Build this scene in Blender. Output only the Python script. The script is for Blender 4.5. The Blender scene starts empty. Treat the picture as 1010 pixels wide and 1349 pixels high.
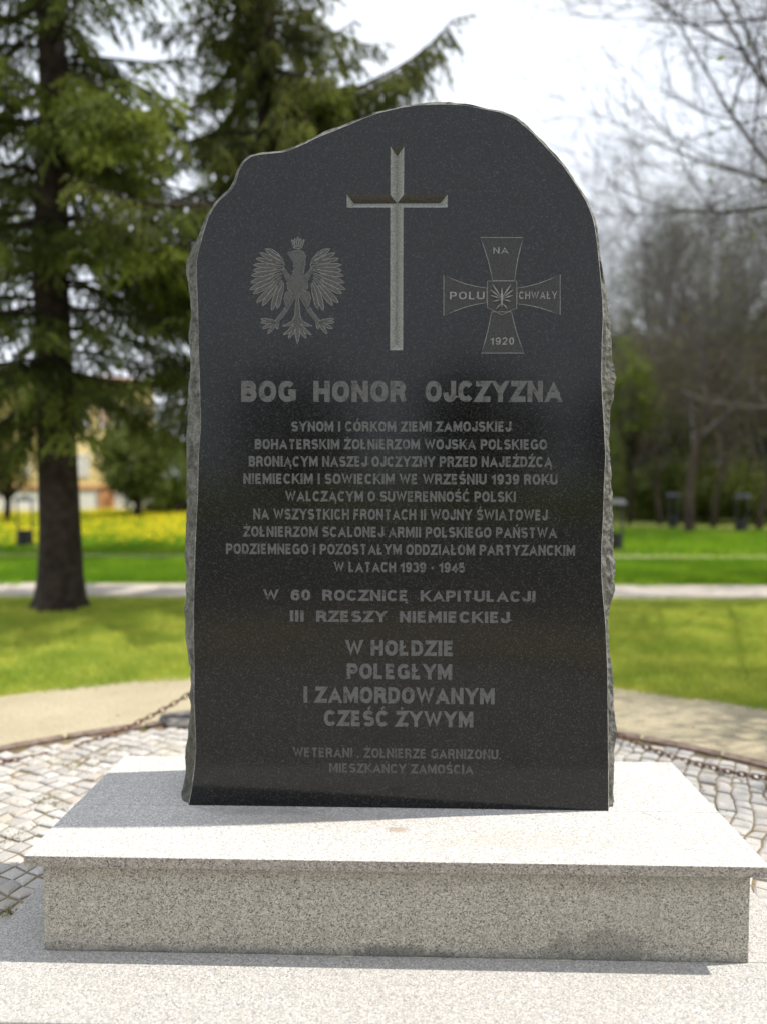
import bpy, bmesh, math, random
import numpy as np
from mathutils import Vector, Matrix
from mathutils.geometry import tessellate_polygon
R = math.radians
random.seed(4); rng = np.random.default_rng(7)

# ------------------------------------------------------------------ camera, sky, sun
scene = bpy.context.scene
COL = scene.collection
FPX, W0, H0, CAMZ = 1030.0, 1010.0, 1349.0, 1.55
PITCH = math.atan(44.5 / FPX); ROLL = R(0.15)
cam_d = bpy.data.cameras.new('camera'); cam = bpy.data.objects.new('camera', cam_d); COL.objects.link(cam)
cam_d.sensor_fit = 'HORIZONTAL'; cam_d.sensor_width = 36.0; cam_d.lens = 36.0 * FPX / W0
cam_d.clip_start = 0.05; cam_d.clip_end = 900
cam.rotation_euler = (R(90) - PITCH, 0, 0)
cam.location = (0, 0, CAMZ)
cam.rotation_euler = (Matrix.Rotation(R(90) - PITCH, 3, 'X') @ Matrix.Rotation(ROLL, 3, 'Z')).to_euler()
cam_d.dof.use_dof = True; cam_d.dof.focus_distance = 2.70; cam_d.dof.aperture_fstop = 1.2
scene.camera = cam
CAMROT = cam.rotation_euler.to_matrix()

SUN_DIR = Vector((0.62, 0.065, 1.0)).normalized()       # towards the sun
SUN_EL = math.asin(SUN_DIR.z); SUN_AZ = math.atan2(SUN_DIR.x, SUN_DIR.y)
sd = bpy.data.lights.new('sun', 'SUN'); sun = bpy.data.objects.new('sun', sd); COL.objects.link(sun)
sd.energy = 4.4; sd.angle = R(0.5); sd.color = (1.0, 0.95, 0.87)
sun.rotation_euler = SUN_DIR.to_track_quat('Z', 'Y').to_euler(); sun.location = (6, 1, 9)

world = bpy.data.worlds.new("World"); scene.world = world; world.use_nodes = True
nt = world.node_tree; nt.nodes.clear()
wo = nt.nodes.new('ShaderNodeOutputWorld'); bg = nt.nodes.new('ShaderNodeBackground')
sky = nt.nodes.new('ShaderNodeTexSky'); sky.sky_type = 'NISHITA'; sky.sun_disc = False
sky.sun_elevation = SUN_EL; sky.sun_rotation = SUN_AZ; sky.air_density = 1.2; sky.dust_density = 2.0
tc = nt.nodes.new('ShaderNodeTexCoord'); mp = nt.nodes.new('ShaderNodeMapping'); mp.inputs['Scale'].default_value = (1, 1, 1.6)
nz = nt.nodes.new('ShaderNodeTexNoise'); nz.inputs['Scale'].default_value = 2.3; nz.inputs['Detail'].default_value = 6; nz.inputs['Roughness'].default_value = 0.55
cr = nt.nodes.new('ShaderNodeValToRGB'); cr.color_ramp.elements[0].position = 0.32; cr.color_ramp.elements[0].color = (.78, .78, .78, 1)
cr.color_ramp.elements[1].position = 0.52; cr.color_ramp.elements[1].color = (1, 1, 1, 1)
mx = nt.nodes.new('ShaderNodeMix'); mx.data_type = 'RGBA'; mx.inputs[7].default_value = (8.6, 9.1, 10.0, 1)
bg.inputs['Strength'].default_value = 0.10
L = nt.links.new
L(tc.outputs['Generated'], mp.inputs[0]); L(mp.outputs[0], nz.inputs['Vector']); L(nz.outputs[0], cr.inputs[0]); L(cr.outputs[0], mx.inputs[0])
L(sky.outputs[0], mx.inputs[6]); L(mx.outputs[2], bg.inputs[0]); L(bg.outputs[0], wo.inputs[0])
vs = scene.view_settings; vs.view_transform = 'Standard'; vs.look = 'None'; vs.exposure = 0.42; vs.gamma = 1.0; vs.use_curve_mapping = False
scene.cycles.max_bounces = 6; scene.cycles.transparent_max_bounces = 8; scene.cycles.use_denoising = True

# ------------------------------------------------------------------ where a point of the photograph lies in the place
def ray(px, py):
    return CAMROT @ Vector(((px - W0/2)/FPX, -(py - H0/2)/FPX, -1.0))
def on_level(px, py, z):
    d = ray(px, py); t = (z - CAMZ)/d.z
    return Vector((d.x*t, d.y*t, z))
def at_depth(px, py, y):
    d = ray(px, py); t = y/d.y
    return Vector((d.x*t, y, CAMZ + d.z*t))
MON = Matrix.Translation((0.032, 2.468, 0)) @ Matrix.Rotation(R(-1.5), 4, 'Z')   # the monument's own frame
MONI = MON.inverted()
def on_face(px, py, v=0.368):
    o = MONI @ Vector((0, 0, CAMZ)); d = MONI.to_3x3() @ ray(px, py); t = (v - o.y)/d.y
    return o.x + d.x*t, o.z + d.z*t
GZ = -0.02

# ------------------------------------------------------------------ helpers
def link_mesh(name, me, mat=None, parent=None):
    o = bpy.data.objects.new(name, me); COL.objects.link(o)
    if mat is not None and len(me.materials) == 0:
        for m in (mat if isinstance(mat, (list, tuple)) else [mat]): me.materials.append(m)
    if parent: o.parent = parent
    return o
def mesh(name, v, f, mat=None, parent=None, mi=None, smooth=False):
    me = bpy.data.meshes.new(name); me.from_pydata([tuple(p) for p in v], [], f); me.update()
    if mi is not None: me.polygons.foreach_set('material_index', mi)
    if smooth: me.polygons.foreach_set('use_smooth', [True]*len(me.polygons))
    return link_mesh(name, me, mat, parent)
def np_mesh(name, V, F, mat, parent=None, smooth=False):
    V = np.asarray(V, np.float32); F = np.asarray(F, np.int32); n, k = F.shape
    me = bpy.data.meshes.new(name); me.vertices.add(len(V)); me.vertices.foreach_set('co', V.ravel())
    me.loops.add(n*k); me.loops.foreach_set('vertex_index', F.ravel())
    me.polygons.add(n); me.polygons.foreach_set('loop_start', np.arange(0, n*k, k, dtype=np.int32))
    me.update(calc_edges=True)
    if smooth: me.polygons.foreach_set('use_smooth', [True]*n)
    return link_mesh(name, me, mat, parent)
def tag(o, label=None, cat=None, group=None, kind=None):
    if label: o['label'] = label
    if cat: o['category'] = cat
    if group: o['group'] = group
    if kind: o['kind'] = kind
    return o
def empty(name, loc=(0, 0, 0), rz=0, parent=None):
    o = bpy.data.objects.new(name, None); COL.objects.link(o); o.location = loc; o.rotation_euler = (0, 0, rz)
    o.empty_display_size = 0.1
    if parent: o.parent = parent
    return o
def copy_tree(o, parent=None):
    c = o.copy(); COL.objects.link(c)
    if parent: c.parent = parent
    for ch in list(o.children): copy_tree(ch, c)
    return c
class MB:
    def __init__(s): s.v = []; s.f = []; s.m = []
    def add(s, v, f, m=0):
        b = len(s.v); s.v += [tuple(p) for p in v]; s.f += [tuple(i+b for i in q) for q in f]; s.m += [m]*len(f); return s
    def box(s, x0, x1, y0, y1, z0, z1, m=0):
        return s.add([(x0,y0,z0),(x1,y0,z0),(x1,y1,z0),(x0,y1,z0),(x0,y0,z1),(x1,y0,z1),(x1,y1,z1),(x0,y1,z1)],
                     [(0,3,2,1),(4,5,6,7),(0,1,5,4),(1,2,6,5),(2,3,7,6),(3,0,4,7)], m)
    def tube(s, pts, rad, n=6, m=0, closed=False):
        pts = [Vector(p) for p in pts]; k = len(pts)
        if not hasattr(rad, '__len__'): rad = [rad]*k
        v = []; up = None
        for i, p in enumerate(pts):
            a = pts[(i-1) % k] if (i or closed) else p; b = pts[(i+1) % k] if (i < k-1 or closed) else p
            d = (b-a).normalized()
            if up is None: up = Vector((0,0,1)) if abs(d.z) < .9 else Vector((1,0,0))
            x = d.cross(up).normalized(); y = x.cross(d); up = y
            for j in range(n):
                t = 2*math.pi*j/n; v.append(p + (x*math.cos(t) + y*math.sin(t))*rad[i])
        f = []
        for i in range(k if closed else k-1):
            i2 = (i+1) % k
            for j in range(n): f.append((i*n+j, i*n+(j+1) % n, i2*n+(j+1) % n, i2*n+j))
        if not closed: f += [tuple(range(n-1, -1, -1)), tuple((k-1)*n+j for j in range(n))]
        return s.add(v, f, m)
    def build(s, name, mat, parent=None, smooth=False):
        return mesh(name, s.v, s.f, mat, parent, s.m if isinstance(mat, (list, tuple)) else None, smooth)
def bevel(o, w, seg=2):
    bm = bmesh.new(); bm.from_mesh(o.data)
    bmesh.ops.bevel(bm, geom=bm.edges[:], offset=w, segments=seg, profile=.6, affect='EDGES'); bm.to_mesh(o.data); bm.free(); return o

# ------------------------------------------------------------------ materials
def new_mat(name, rough=.8, spec=.3):
    m = bpy.data.materials.new(name); m.use_nodes = True; n = m.node_tree
    b = n.nodes['Principled BSDF']; b.inputs['Roughness'].default_value = rough; b.inputs['Specular IOR Level'].default_value = spec
    return m, n, b
def node(n, typ, **kw):
    x = n.nodes.new(typ)
    for k, v in kw.items():
        if k in x.inputs.keys(): x.inputs[k].default_value = v
        else: setattr(x, k, v)
    return x
def noise(n, co, scale, detail=4, rough=.55):
    x = node(n, 'ShaderNodeTexNoise', Scale=scale, Detail=detail, Roughness=rough); n.links.new(co, x.inputs['Vector']); return x.outputs[0]
def ramp(n, src, stops):
    r = n.nodes.new('ShaderNodeValToRGB'); e = r.color_ramp.elements
    while len(e) < len(stops): e.new(.5)
    for el, (p, c) in zip(e, stops):
        el.position = p; el.color = (c, c, c, 1) if not hasattr(c, '__len__') else (*c, 1)
    n.links.new(src, r.inputs[0]); return r.outputs[0]
def mix(n, fac, a, b, mode='MIX'):
    x = n.nodes.new('ShaderNodeMix'); x.data_type = 'RGBA'; x.blend_type = mode
    for s, i in ((fac, 0), (a, 6), (b, 7)):
        if isinstance(s, bpy.types.NodeSocket): n.links.new(s, x.inputs[i])
        else: x.inputs[i].default_value = s if i == 0 else (*s, 1)
    return x.outputs[2]
def bump(n, b, h, strength=.4, dist=.01):
    x = node(n, 'ShaderNodeBump', Strength=strength, Distance=dist); n.links.new(h, x.inputs['Height']); n.links.new(x.outputs[0], b.inputs['Normal'])
def coord(n, kind='Object'):
    return n.nodes.new('ShaderNodeTexCoord').outputs[kind]
def geo_pos(n): return n.nodes.new('ShaderNodeNewGeometry').outputs['Position']
def island(n): return n.nodes.new('ShaderNodeNewGeometry').outputs['Random Per Island']
def mottled(name, c0, c1, scale, rough=.85, detail=5, bstr=.4, bdist=.01, bscale=None, lo=.35, hi=.65, spec=.25):
    m, n, b = new_mat(name, rough, spec); p = geo_pos(n)
    n.links.new(mix(n, ramp(n, noise(n, p, scale, detail), [(lo, 0), (hi, 1)]), c0, c1), b.inputs['Base Color'])
    bump(n, b, noise(n, p, bscale or scale*4, 4), bstr, bdist); return m

def granite_light(name, tone=(.56,.55,.54), dark=(.13,.12,.11), rough=.7, stains=False, lo=.13, spots=()):
    m, n, b = new_mat(name, rough, .35); p = coord(n)
    vo = node(n, 'ShaderNodeTexVoronoi', Scale=275.0); n.links.new(p, vo.inputs['Vector'])
    sep = n.nodes.new('ShaderNodeSeparateColor'); n.links.new(vo.outputs['Color'], sep.inputs[0])
    g = ramp(n, sep.outputs[0], [(.0, dark), (lo, tuple(.7*a+.3*c for a, c in zip(dark, tone))), (lo*1.8, tuple(c*.72 for c in tone)), (.68, tone), (1.0, tuple(min(.8, c*1.4) for c in tone))])
    v2 = node(n, 'ShaderNodeTexVoronoi', Scale=135.0); n.links.new(p, v2.inputs['Vector']); s2 = n.nodes.new('ShaderNodeSeparateColor'); n.links.new(v2.outputs['Color'], s2.inputs[0])
    g = mix(n, ramp(n, s2.outputs[0], [(.0, .55), (.22, .35), (.4, 0)]), g, tuple(.4*a+.6*c for a, c in zip(dark, tone)))
    g = mix(n, ramp(n, s2.outputs[1], [(.8, 0), (.9, .35)]), g, (.50,.42,.34))
    c = mix(n, ramp(n, noise(n, p, 2.2, 5, .6), [(.4, 0), (.7, .28)]), g, mix(n, .5, g, (.36,.33,.27)))
    c = mix(n, ramp(n, noise(n, p, 95, 2), [(.42, 0), (.62, .35)]), c, mix(n, .6, c, (.2,.19,.17)))
    if stains:
        sx = n.nodes.new('ShaderNodeSeparateXYZ'); n.links.new(p, sx.inputs[0])
        def M(op, a, bb=None, cc=None):
            x = n.nodes.new('ShaderNodeMath'); x.operation = op
            for i, s in enumerate((a, bb, cc)):
                if s is None: continue
                if isinstance(s, bpy.types.NodeSocket): n.links.new(s, x.inputs[i])
                else: x.inputs[i].default_value = s
            return x.outputs[0]
        wob = noise(n, p, 14, 5, .65)
        def blot(cx, cz, rx, rz, soft=.45):
            d = M('ADD', M('POWER', M('DIVIDE', M('ABSOLUTE', M('SUBTRACT', sx.outputs[0], cx)), rx), 2.0), M('POWER', M('DIVIDE', M('ABSOLUTE', M('SUBTRACT', sx.outputs[2], cz)), rz), 2.0))
            d = M('ADD', d, M('MULTIPLY', M('SUBTRACT', wob, .5), 4.2))
            return ramp(n, M('MULTIPLY', d, .5), [(.25, 1), (.25+soft*.5, 0)])
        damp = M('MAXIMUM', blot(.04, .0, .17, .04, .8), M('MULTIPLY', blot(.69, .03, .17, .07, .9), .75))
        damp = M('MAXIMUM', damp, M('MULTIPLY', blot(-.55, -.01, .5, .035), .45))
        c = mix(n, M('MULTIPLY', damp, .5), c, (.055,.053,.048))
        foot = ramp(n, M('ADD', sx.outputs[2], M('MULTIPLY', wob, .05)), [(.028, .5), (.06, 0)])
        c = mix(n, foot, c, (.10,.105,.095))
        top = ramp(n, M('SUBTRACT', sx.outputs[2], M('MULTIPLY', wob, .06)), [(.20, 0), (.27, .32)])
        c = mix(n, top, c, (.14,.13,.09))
        vert = node(n, 'ShaderNodeMapping', Scale=(22, 1, .7)); n.links.new(p, vert.inputs[0])
        c = mix(n, ramp(n, noise(n, vert.outputs[0], 1.0, 3), [(.5, 0), (.75, .25)]), c, (.2,.19,.15))
    for (cx, cy, rx, ry, col, am) in spots:
        mpn = node(n, 'ShaderNodeMapping', Location=(-cx/rx, -cy/ry, 0), Scale=(1/rx, 1/ry, 0)); n.links.new(p, mpn.inputs[0])
        ln = n.nodes.new('ShaderNodeVectorMath'); ln.operation = 'LENGTH'; n.links.new(mpn.outputs[0], ln.inputs[0])
        ad = n.nodes.new('ShaderNodeMath'); ad.operation = 'ADD'; n.links.new(ln.outputs['Value'], ad.inputs[0])
        mu = n.nodes.new('ShaderNodeMath'); mu.operation = 'MULTIPLY_ADD'; n.links.new(noise(n, p, 26, 5, .7), mu.inputs[0]); mu.inputs[1].default_value = 2.2; mu.inputs[2].default_value = -1.1; n.links.new(mu.outputs[0], ad.inputs[1])
        c = mix(n, ramp(n, ad.outputs[0], [(.2, am), (1.0, 0)]), c, col)
    n.links.new(c, b.inputs['Base Color'])
    bump(n, b, noise(n, p, 260, 3), .25, .002); return m
M_SLAB = granite_light('light_granite', (.575,.56,.54), (.24,.235,.225), spots=((.012,.19,.055,.03,(.26,.17,.11),.55), (-.30,.26,.5,.10,(.36,.30,.23),.35), (-.45,.33,.32,.05,(.22,.21,.20),.5), (.45,.12,.4,.10,(.42,.36,.28),.3)))
M_EDGE = granite_light('weathered_slab_edge', (.36,.325,.275), (.05,.045,.04), .85, False, .2)
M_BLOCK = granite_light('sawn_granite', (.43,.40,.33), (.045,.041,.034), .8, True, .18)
M_STEP = granite_light('step_granite', (.45,.435,.415), (.15,.145,.135))
M_STAIN = mottled('rust_stain', (.30,.22,.16), (.42,.36,.30), 60)
M_LIME = mottled('lime_bloom', (.42,.40,.30), (.55,.53,.45), 80, bdist=.003)
M_CRACK, _, _b = new_mat('crack', .9); _b.inputs['Base Color'].default_value = (.12,.11,.10,1)

def black_granite():
    m, n, b = new_mat('polished_black_granite', .12, .40); p = coord(n)
    vo = node(n, 'ShaderNodeTexVoronoi', Scale=230.0); n.links.new(p, vo.inputs['Vector'])
    sep = n.nodes.new('ShaderNodeSeparateColor'); n.links.new(vo.outputs['Color'], sep.inputs[0])
    g = ramp(n, sep.outputs[0], [(.0, (.002,.002,.0025)), (.45, (.005,.005,.0055)), (.75, (.010,.0105,.011)), (.93, (.021,.021,.020)), (1.0, (.038,.037,.034))])
    c = mix(n, ramp(n, noise(n, p, 1.7, 5, .6), [(.42, 0), (.75, .30)]), g, (.013,.012,.011))
    n.links.new(c, b.inputs['Base Color'])
    n.links.new(ramp(n, noise(n, p, 3.1, 4), [(.3, .09), (.75, .18)]), b.inputs['Roughness'])
    bump(n, b, noise(n, p, 240, 2), .05, .001); return m
M_BLACK = black_granite()
def rough_stone():
    m, n, b = new_mat('rough_broken_granite', .8, .4); p = coord(n)
    c = mix(n, ramp(n, noise(n, p, 28, 6, .7), [(.35, 0), (.62, 1)]), (.085,.082,.068), (.33,.33,.30))
    c = mix(n, ramp(n, noise(n, p, 3.5, 4), [(.45, 0), (.65, .6)]), c, (.11,.105,.06))
    c = mix(n, ramp(n, noise(n, p, 170, 3), [(.45, 0), (.65, .5)]), c, (.04,.04,.038))
    n.links.new(c, b.inputs['Base Color']); vv_ = node(n, 'ShaderNodeTexVoronoi', Scale=38.0); n.links.new(p, vv_.inputs['Vector']); am = n.nodes.new('ShaderNodeMath'); am.operation = 'ADD'
    n.links.new(noise(n, p, 30, 8, .75), am.inputs[0]); n.links.new(vv_.outputs['Distance'], am.inputs[1]); bump(n, b, am.outputs[0], 1.0, .03); return m
M_ROUGH = rough_stone()
M_CHIP = mottled('fresh_chipped_edge', (.16,.155,.13), (.42,.41,.38), 35, bscale=150, bdist=.003)
def letter_mat(name, c0, c1, wear=True):
    m, n, b = new_mat(name, .75, .25); p = coord(n)
    c = mix(n, ramp(n, noise(n, p, 260, 3), [(.35, 0), (.65, 1)]), c0, c1)
    if wear: c = mix(n, ramp(n, noise(n, p, 42, 4, .65), [(.52, 0), (.66, .65)]), c, (.022,.021,.019))
    n.links.new(c, b.inputs['Base Color']); bump(n, b, noise(n, p, 300, 2), .3, .002); return m
M_LETTER = letter_mat('frosted_lettering', (.078,.079,.077), (.14,.141,.136))
M_FAINT = letter_mat('worn_lettering', (.062,.062,.060), (.105,.105,.10))
M_GROOVE = letter_mat('hewn_groove', (.13,.14,.12), (.38,.39,.36), False)
M_DIRTSHADE = letter_mat('dirty_shaded_groove', (.035,.033,.027), (.10,.093,.075), False)  # dirt tone that also carries the shade of the down-facing facets
M_EMB = letter_mat('frosted_emblem', (.030,.031,.031), (.070,.070,.068), False)
M_EMBL = letter_mat('emblem_line', (.17,.17,.165), (.30,.30,.29), False)

def ground_mat(name, a, bcol, ccol, s1=1.2, s2=30, fleck=None, bd=.02):
    m, n, b = new_mat(name, .95, .1); p = geo_pos(n)
    c = mix(n, ramp(n, noise(n, p, s1, 5), [(.35, 0), (.65, 1)]), a, bcol)
    c = mix(n, ramp(n, noise(n, p, s2, 6, .7), [(.4, 0), (.65, .8)]), c, ccol)
    if fleck: c = mix(n, ramp(n, noise(n, p, 120, 2), [(.58, 0), (.64, .8)]), c, fleck)
    n.links.new(c, b.inputs['Base Color']); bump(n, b, noise(n, p, s2*2, 5), .6, bd); return m
M_SOIL = ground_mat('lawn_soil', (.16,.21,.04), (.27,.28,.07), (.12,.15,.03), .8, 22)
M_SAND = ground_mat('sandy_gravel', (.38,.33,.225), (.47,.41,.29), (.29,.245,.16), 1.4, 45, (.30,.27,.18), .008)
M_PATH = ground_mat('gravel_path', (.40,.35,.31), (.48,.43,.39), (.38,.34,.28), 1.0, 25, None, .008)
M_PATHG = ground_mat('grassy_path', (.36,.34,.22), (.42,.38,.28), (.22,.24,.10), 1.0, 12, None, .008)
M_ADDEDPAV = ground_mat('added_asphalt', (.15,.148,.145), (.20,.196,.19), (.12,.118,.115), 1.0, 30, None, .006)  # for the added paving, grey set by its reflection in the stone
M_JOINT = ground_mat('joint_grit', (.20,.155,.10), (.28,.23,.16), (.12,.10,.05), 3, 60, None, .006)
M_KERB = mottled('edging_stone', (.13,.09,.07), (.24,.18,.145), 25)
def cobble_mat():
    m, n, b = new_mat('granite_sett', .8, .3); p = coord(n)
    oi = n.nodes.new('ShaderNodeObjectInfo'); 
    add = n.nodes.new('ShaderNodeMath'); add.operation = 'ADD'; n.links.new(oi.outputs['Random'], add.inputs[0]); n.links.new(island(n), add.inputs[1])
    fr = n.nodes.new('ShaderNodeMath'); fr.operation = 'FRACT'; n.links.new(add.outputs[0], fr.inputs[0])
    g = geo_pos(n)
    c = ramp(n, fr.outputs[0], [(.0, (.36,.345,.33)), (.3, (.44,.42,.395)), (.6, (.50,.475,.445)), (.85, (.55,.535,.51)), (1.0, (.46,.40,.35))])
    c = mix(n, ramp(n, noise(n, g, 150, 4, .7), [(.4, 0), (.65, .6)]), c, (.25,.235,.21))
    c = mix(n, ramp(n, noise(n, g, 3.0, 4), [(.55, 0), (.72, .45)]), c, (.36,.31,.2))
    n.links.new(c, b.inputs['Base Color']); bump(n, b, noise(n, g, 90, 4), .5, .006); return m
M_COB = cobble_mat()
def leaf_mat(name, dark, light, scale=.9, trans=.35, spec=.25, rough=.6):
    m, n, b = new_mat(name, rough, spec); p = geo_pos(n)
    c = mix(n, ramp(n, noise(n, p, scale, 3), [(.38, 0), (.62, 1)]), dark, light)
    c = mix(n, ramp(n, island(n), [(0, 0), (1, .5)]), c, tuple(x*.45 for x in dark))
    n.links.new(c, b.inputs['Base Color'])
    t = n.nodes.new('ShaderNodeBsdfTranslucent'); n.links.new(mix(n, .4, c, (light[0]*1.5, light[1]*1.4, light[2])), t.inputs[0])
    ms = n.nodes.new('ShaderNodeMixShader'); ms.inputs[0].default_value = trans
    n.links.new(b.outputs[0], ms.inputs[1]); n.links.new(t.outputs[0], ms.inputs[2]); n.links.new(ms.outputs[0], n.nodes['Material Output'].inputs[0]); return m
M_NEED = leaf_mat('spruce_needles', (.032,.050,.012), (.22,.28,.05), 2.4)
M_NEED2 = leaf_mat('spruce_needles_olive', (.032,.046,.012), (.23,.265,.052), 2.4)
M_NEEDLIT = leaf_mat('sunlit_spruce_needles', (.15,.21,.03), (.36,.42,.08), 2.5, .45)  # lighter copy of the needles, sunlight painted into the colour
M_GRASS = leaf_mat('lawn_grass', (.28,.41,.05), (.58,.62,.11), 1.6, .45)
M_GRASS2 = leaf_mat('meadow_grass', (.11,.27,.010), (.25,.40,.02), .8, .4)
M_DAND, _, _b = new_mat('dandelion_yellow', .7); _b.inputs['Base Color'].default_value = (.85,.66,.01,1)
M_BUSHD = leaf_mat('dark_leaves', (.045,.050,.018), (.10,.10,.038), .5, .3)
M_BUSHM = leaf_mat('mid_leaves', (.06,.09,.02), (.17,.20,.045), .5, .3)
M_BUSHL = leaf_mat('spring_leaves', (.11,.17,.025), (.21,.26,.05), .5, .4)
M_BUSHY = leaf_mat('olive_leaves', (.13,.13,.03), (.25,.22,.05), .5, .4)
M_BARK = mottled('spruce_bark', (.022,.015,.011), (.060,.043,.033), 9, bscale=38, bstr=.9, bdist=.03)
M_TWIG = mottled('bare_bark', (.06,.052,.050), (.15,.132,.132), 6, bscale=30, bstr=.5)
M_TRUNK = mottled('brown_bark', (.040,.028,.021), (.095,.07,.055), 7, bscale=30, bstr=.6)
M_METAL, _, _b = new_mat('dark_painted_metal', .5, .5); _b.inputs['Base Color'].default_value = (.016,.018,.022,1)
M_ROOF, _, _b = new_mat('grey_metal_roof', .6, .3); _b.inputs['Base Color'].default_value = (.07,.08,.09,1)
M_RUST = mottled('rusty_iron', (.10,.055,.038), (.22,.13,.095), 40, .75, bscale=120, bdist=.003)
M_POST = mottled('weathered_granite', (.07,.065,.06), (.20,.185,.17), 20, bscale=60, bdist=.01)

# ------------------------------------------------------------------ ground, paths
def sheet(name, pts, z, mat): return mesh(name, [(x, y, z) for x, y in pts], [tuple(range(len(pts)))], mat)
g = sheet('ground', [(-400,-300), (400,-300), (400,500), (-400,500)], GZ-.012, M_SOIL); tag(g, kind='structure')
CI, RI = (-.177, 1.96), 3.21
CO, RO = (-.275, 1.39), 4.86
def circle(c, r, n=128, wob=0): return [(c[0] + (r + wob*math.sin(7*t+1) + wob*.7*math.sin(17*t))*math.cos(t), c[1] + (r + wob*math.sin(7*t+1) + wob*.7*math.sin(17*t))*math.sin(t)) for t in [2*math.pi*i/n for i in range(n)]]
ci, co_ = circle(CI, RI), circle(CO, RO, wob=.03)
ring = mesh('sand_path', [(x, y, GZ) for x, y in ci] + [(x, y, GZ) for x, y in co_], [(i, (i+1) % 128, 128+(i+1) % 128, 128+i) for i in range(128)], M_SAND); tag(ring, kind='structure')
def strip(name, mat, y0, y1, slope=0, x0=-60, x1=60, z=GZ-.004, wob=.06):
    n = 160; xs = [x0+(x1-x0)*i/n for i in range(n+1)]
    v = [(x, y0 + slope*x + wob*math.sin(x*1.7)+wob*.6*math.sin(x*4.1+1), z) for x in xs] + [(x, y1 + slope*x + wob*math.sin(x*1.3+2)+wob*.6*math.sin(x*3.7), z) for x in xs]
    return tag(mesh(name, v, [(i, i+1, n+2+i, n+1+i) for i in range(n)], mat), kind='structure')
strip('gravel_path', M_PATH, 9.95, 11.5, -.01)
strip('grassy_path', M_PATHG, 14.9, 15.8, 0)
strip('far_path', M_PATH, 24.2, 25.6, -.28, 3, 60)
n_ = 90
sq = mesh('added_paving', [(CO[0]+(RO+.05)*math.cos(t), CO[1]+(RO+.05)*math.sin(t), GZ-.004) for t in [math.pi*1.08+math.pi*.84*i/n_ for i in range(n_+1)]] + [(x, y, GZ-.004) for x, y in [(24, -1.0), (24, -23), (-24, -23), (-24, -1.0)]], [], M_ADDEDPAV)  # unseen grey ground added to neutralise the reflection in the polished face
pv = [v.co.copy() for v in sq.data.vertices]; tr_ = tessellate_polygon([pv]); sq.data.clear_geometry(); sq.data.from_pydata([tuple(p) for p in pv], [], [tuple(t) for t in tr_]); tag(sq, kind='structure')
# edging between setts and sand
ring_o, ring_i = circle(CI, RI+.035), circle(CI, RI-.03)
nseg = 44
for k in range(nseg):
    t0, t1 = 2*math.pi*k/nseg+.004, 2*math.pi*(k+1)/nseg-.004; v = []; f = []
    for i in range(4):
        t = t0+(t1-t0)*i/3
        for r, z in ((RI-.03, GZ-.03), (RI-.03, GZ+.008), (RI+.035, GZ+.012), (RI+.035, GZ-.03)):
            v.append((CI[0]+r*math.cos(t), CI[1]+r*math.sin(t), z))
    for i in range(3):
        for j in range(4): f.append((i*4+j, i*4+(j+1) % 4, i*4+4+(j+1) % 4, i*4+4+j))
    f += [(0,3,2,1), (12,13,14,15)]
    if k == 0: kerb = tag(empty('stone_edging'), kind='structure')
    mesh('edging_stone', v, f, M_KERB, kerb)

# ------------------------------------------------------------------ setts
PU, PV0, PV1 = 1.35, -.336, 1.02                       # platform extents in the monument frame
pav = tag(mesh('sett_paving', [(x, y, GZ-.010) for x, y in circle(CI, RI-.03)], [tuple(range(128))], M_JOINT), kind='structure')
cells = []
pitch, WARC = .078, 1.15
ang = R(62); ca, sa = math.cos(ang), math.sin(ang)
def warp(s, t):
    q = (s/WARC) % 1.0
    y = t + .065*(1-(2*q-1)**2)
    return s*ca - y*sa + CI[0], s*sa + y*ca + CI[1]
jit = {}
def corner(i, j):
    if (i, j) not in jit: jit[(i, j)] = (random.gauss(0, .0062), random.gauss(0, .0062))
    a, b = jit[(i, j)]; x, y = warp(i*pitch, j*pitch*(1.0)); return x+a, y+b
for i in range(-50, 50):
    for j in range(-50, 50):
        q = [corner(i, j), corner(i+1, j), corner(i+1, j+1), corner(i, j+1)]
        cx = sum(p[0] for p in q)/4; cy = sum(p[1] for p in q)/4
        if math.hypot(cx-CI[0], cy-CI[1]) > RI-.075: continue
        l = MONI @ Vector((cx, cy, 0))
        if abs(l.x) < PU-.03 and PV0+.03 < l.y < PV1-.03: continue
        cells.append((cx, cy, q))
def sett_mesh(q, cx, cy):
    top = GZ + random.gauss(0, .0035); tx, ty = random.gauss(0, .03), random.gauss(0, .03); v = []
    for k, (sh, dz) in enumerate(((.0042, -.03), (.0042, -.007), (.014, -.0012))):
        for (x, y) in q:
            dx, dy = x-cx, y-cy; r = math.hypot(dx, dy); s = 1 - sh*1.4/r
            X, Y = dx*s, dy*s; v.append((X, Y, top+dz+(tx*X+ty*Y)))
    v.append((0, 0, top+.0015))
    f = [(a, (a+1) % 4, 4+(a+1) % 4, 4+a) for a in range(4)] + [(4+a, 4+(a+1) % 4, 8+(a+1) % 4, 8+a) for a in range(4)] + [(8+a, 8+(a+1) % 4, 12) for a in range(4)]
    return v, f
def seen(cx, cy):
    if cy < 1.2: return False
    px = 505+FPX*cx/cy; l = MONI @ Vector((cx, cy, 0))
    if not (-15 < px < 1025): return False
    # hidden behind the platform, pedestal or stone
    t = (.334-CAMZ)/(GZ-CAMZ); h = MONI @ Vector((cx*t, cy*t, 0))
    if abs(h.x) < 1.18 and -.03 < h.y < .87: return False
    t2 = 2.85/cy; 
    if cy > 2.85 and -.76 < cx*t2 < .82: return False
    return cy*1030/1.6 > 0 and 630+1030*1.6/cy < 1349
cells.sort(key=lambda c: (not seen(c[0], c[1]), math.hypot(c[0], c[1])))
rest = MB()
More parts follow.
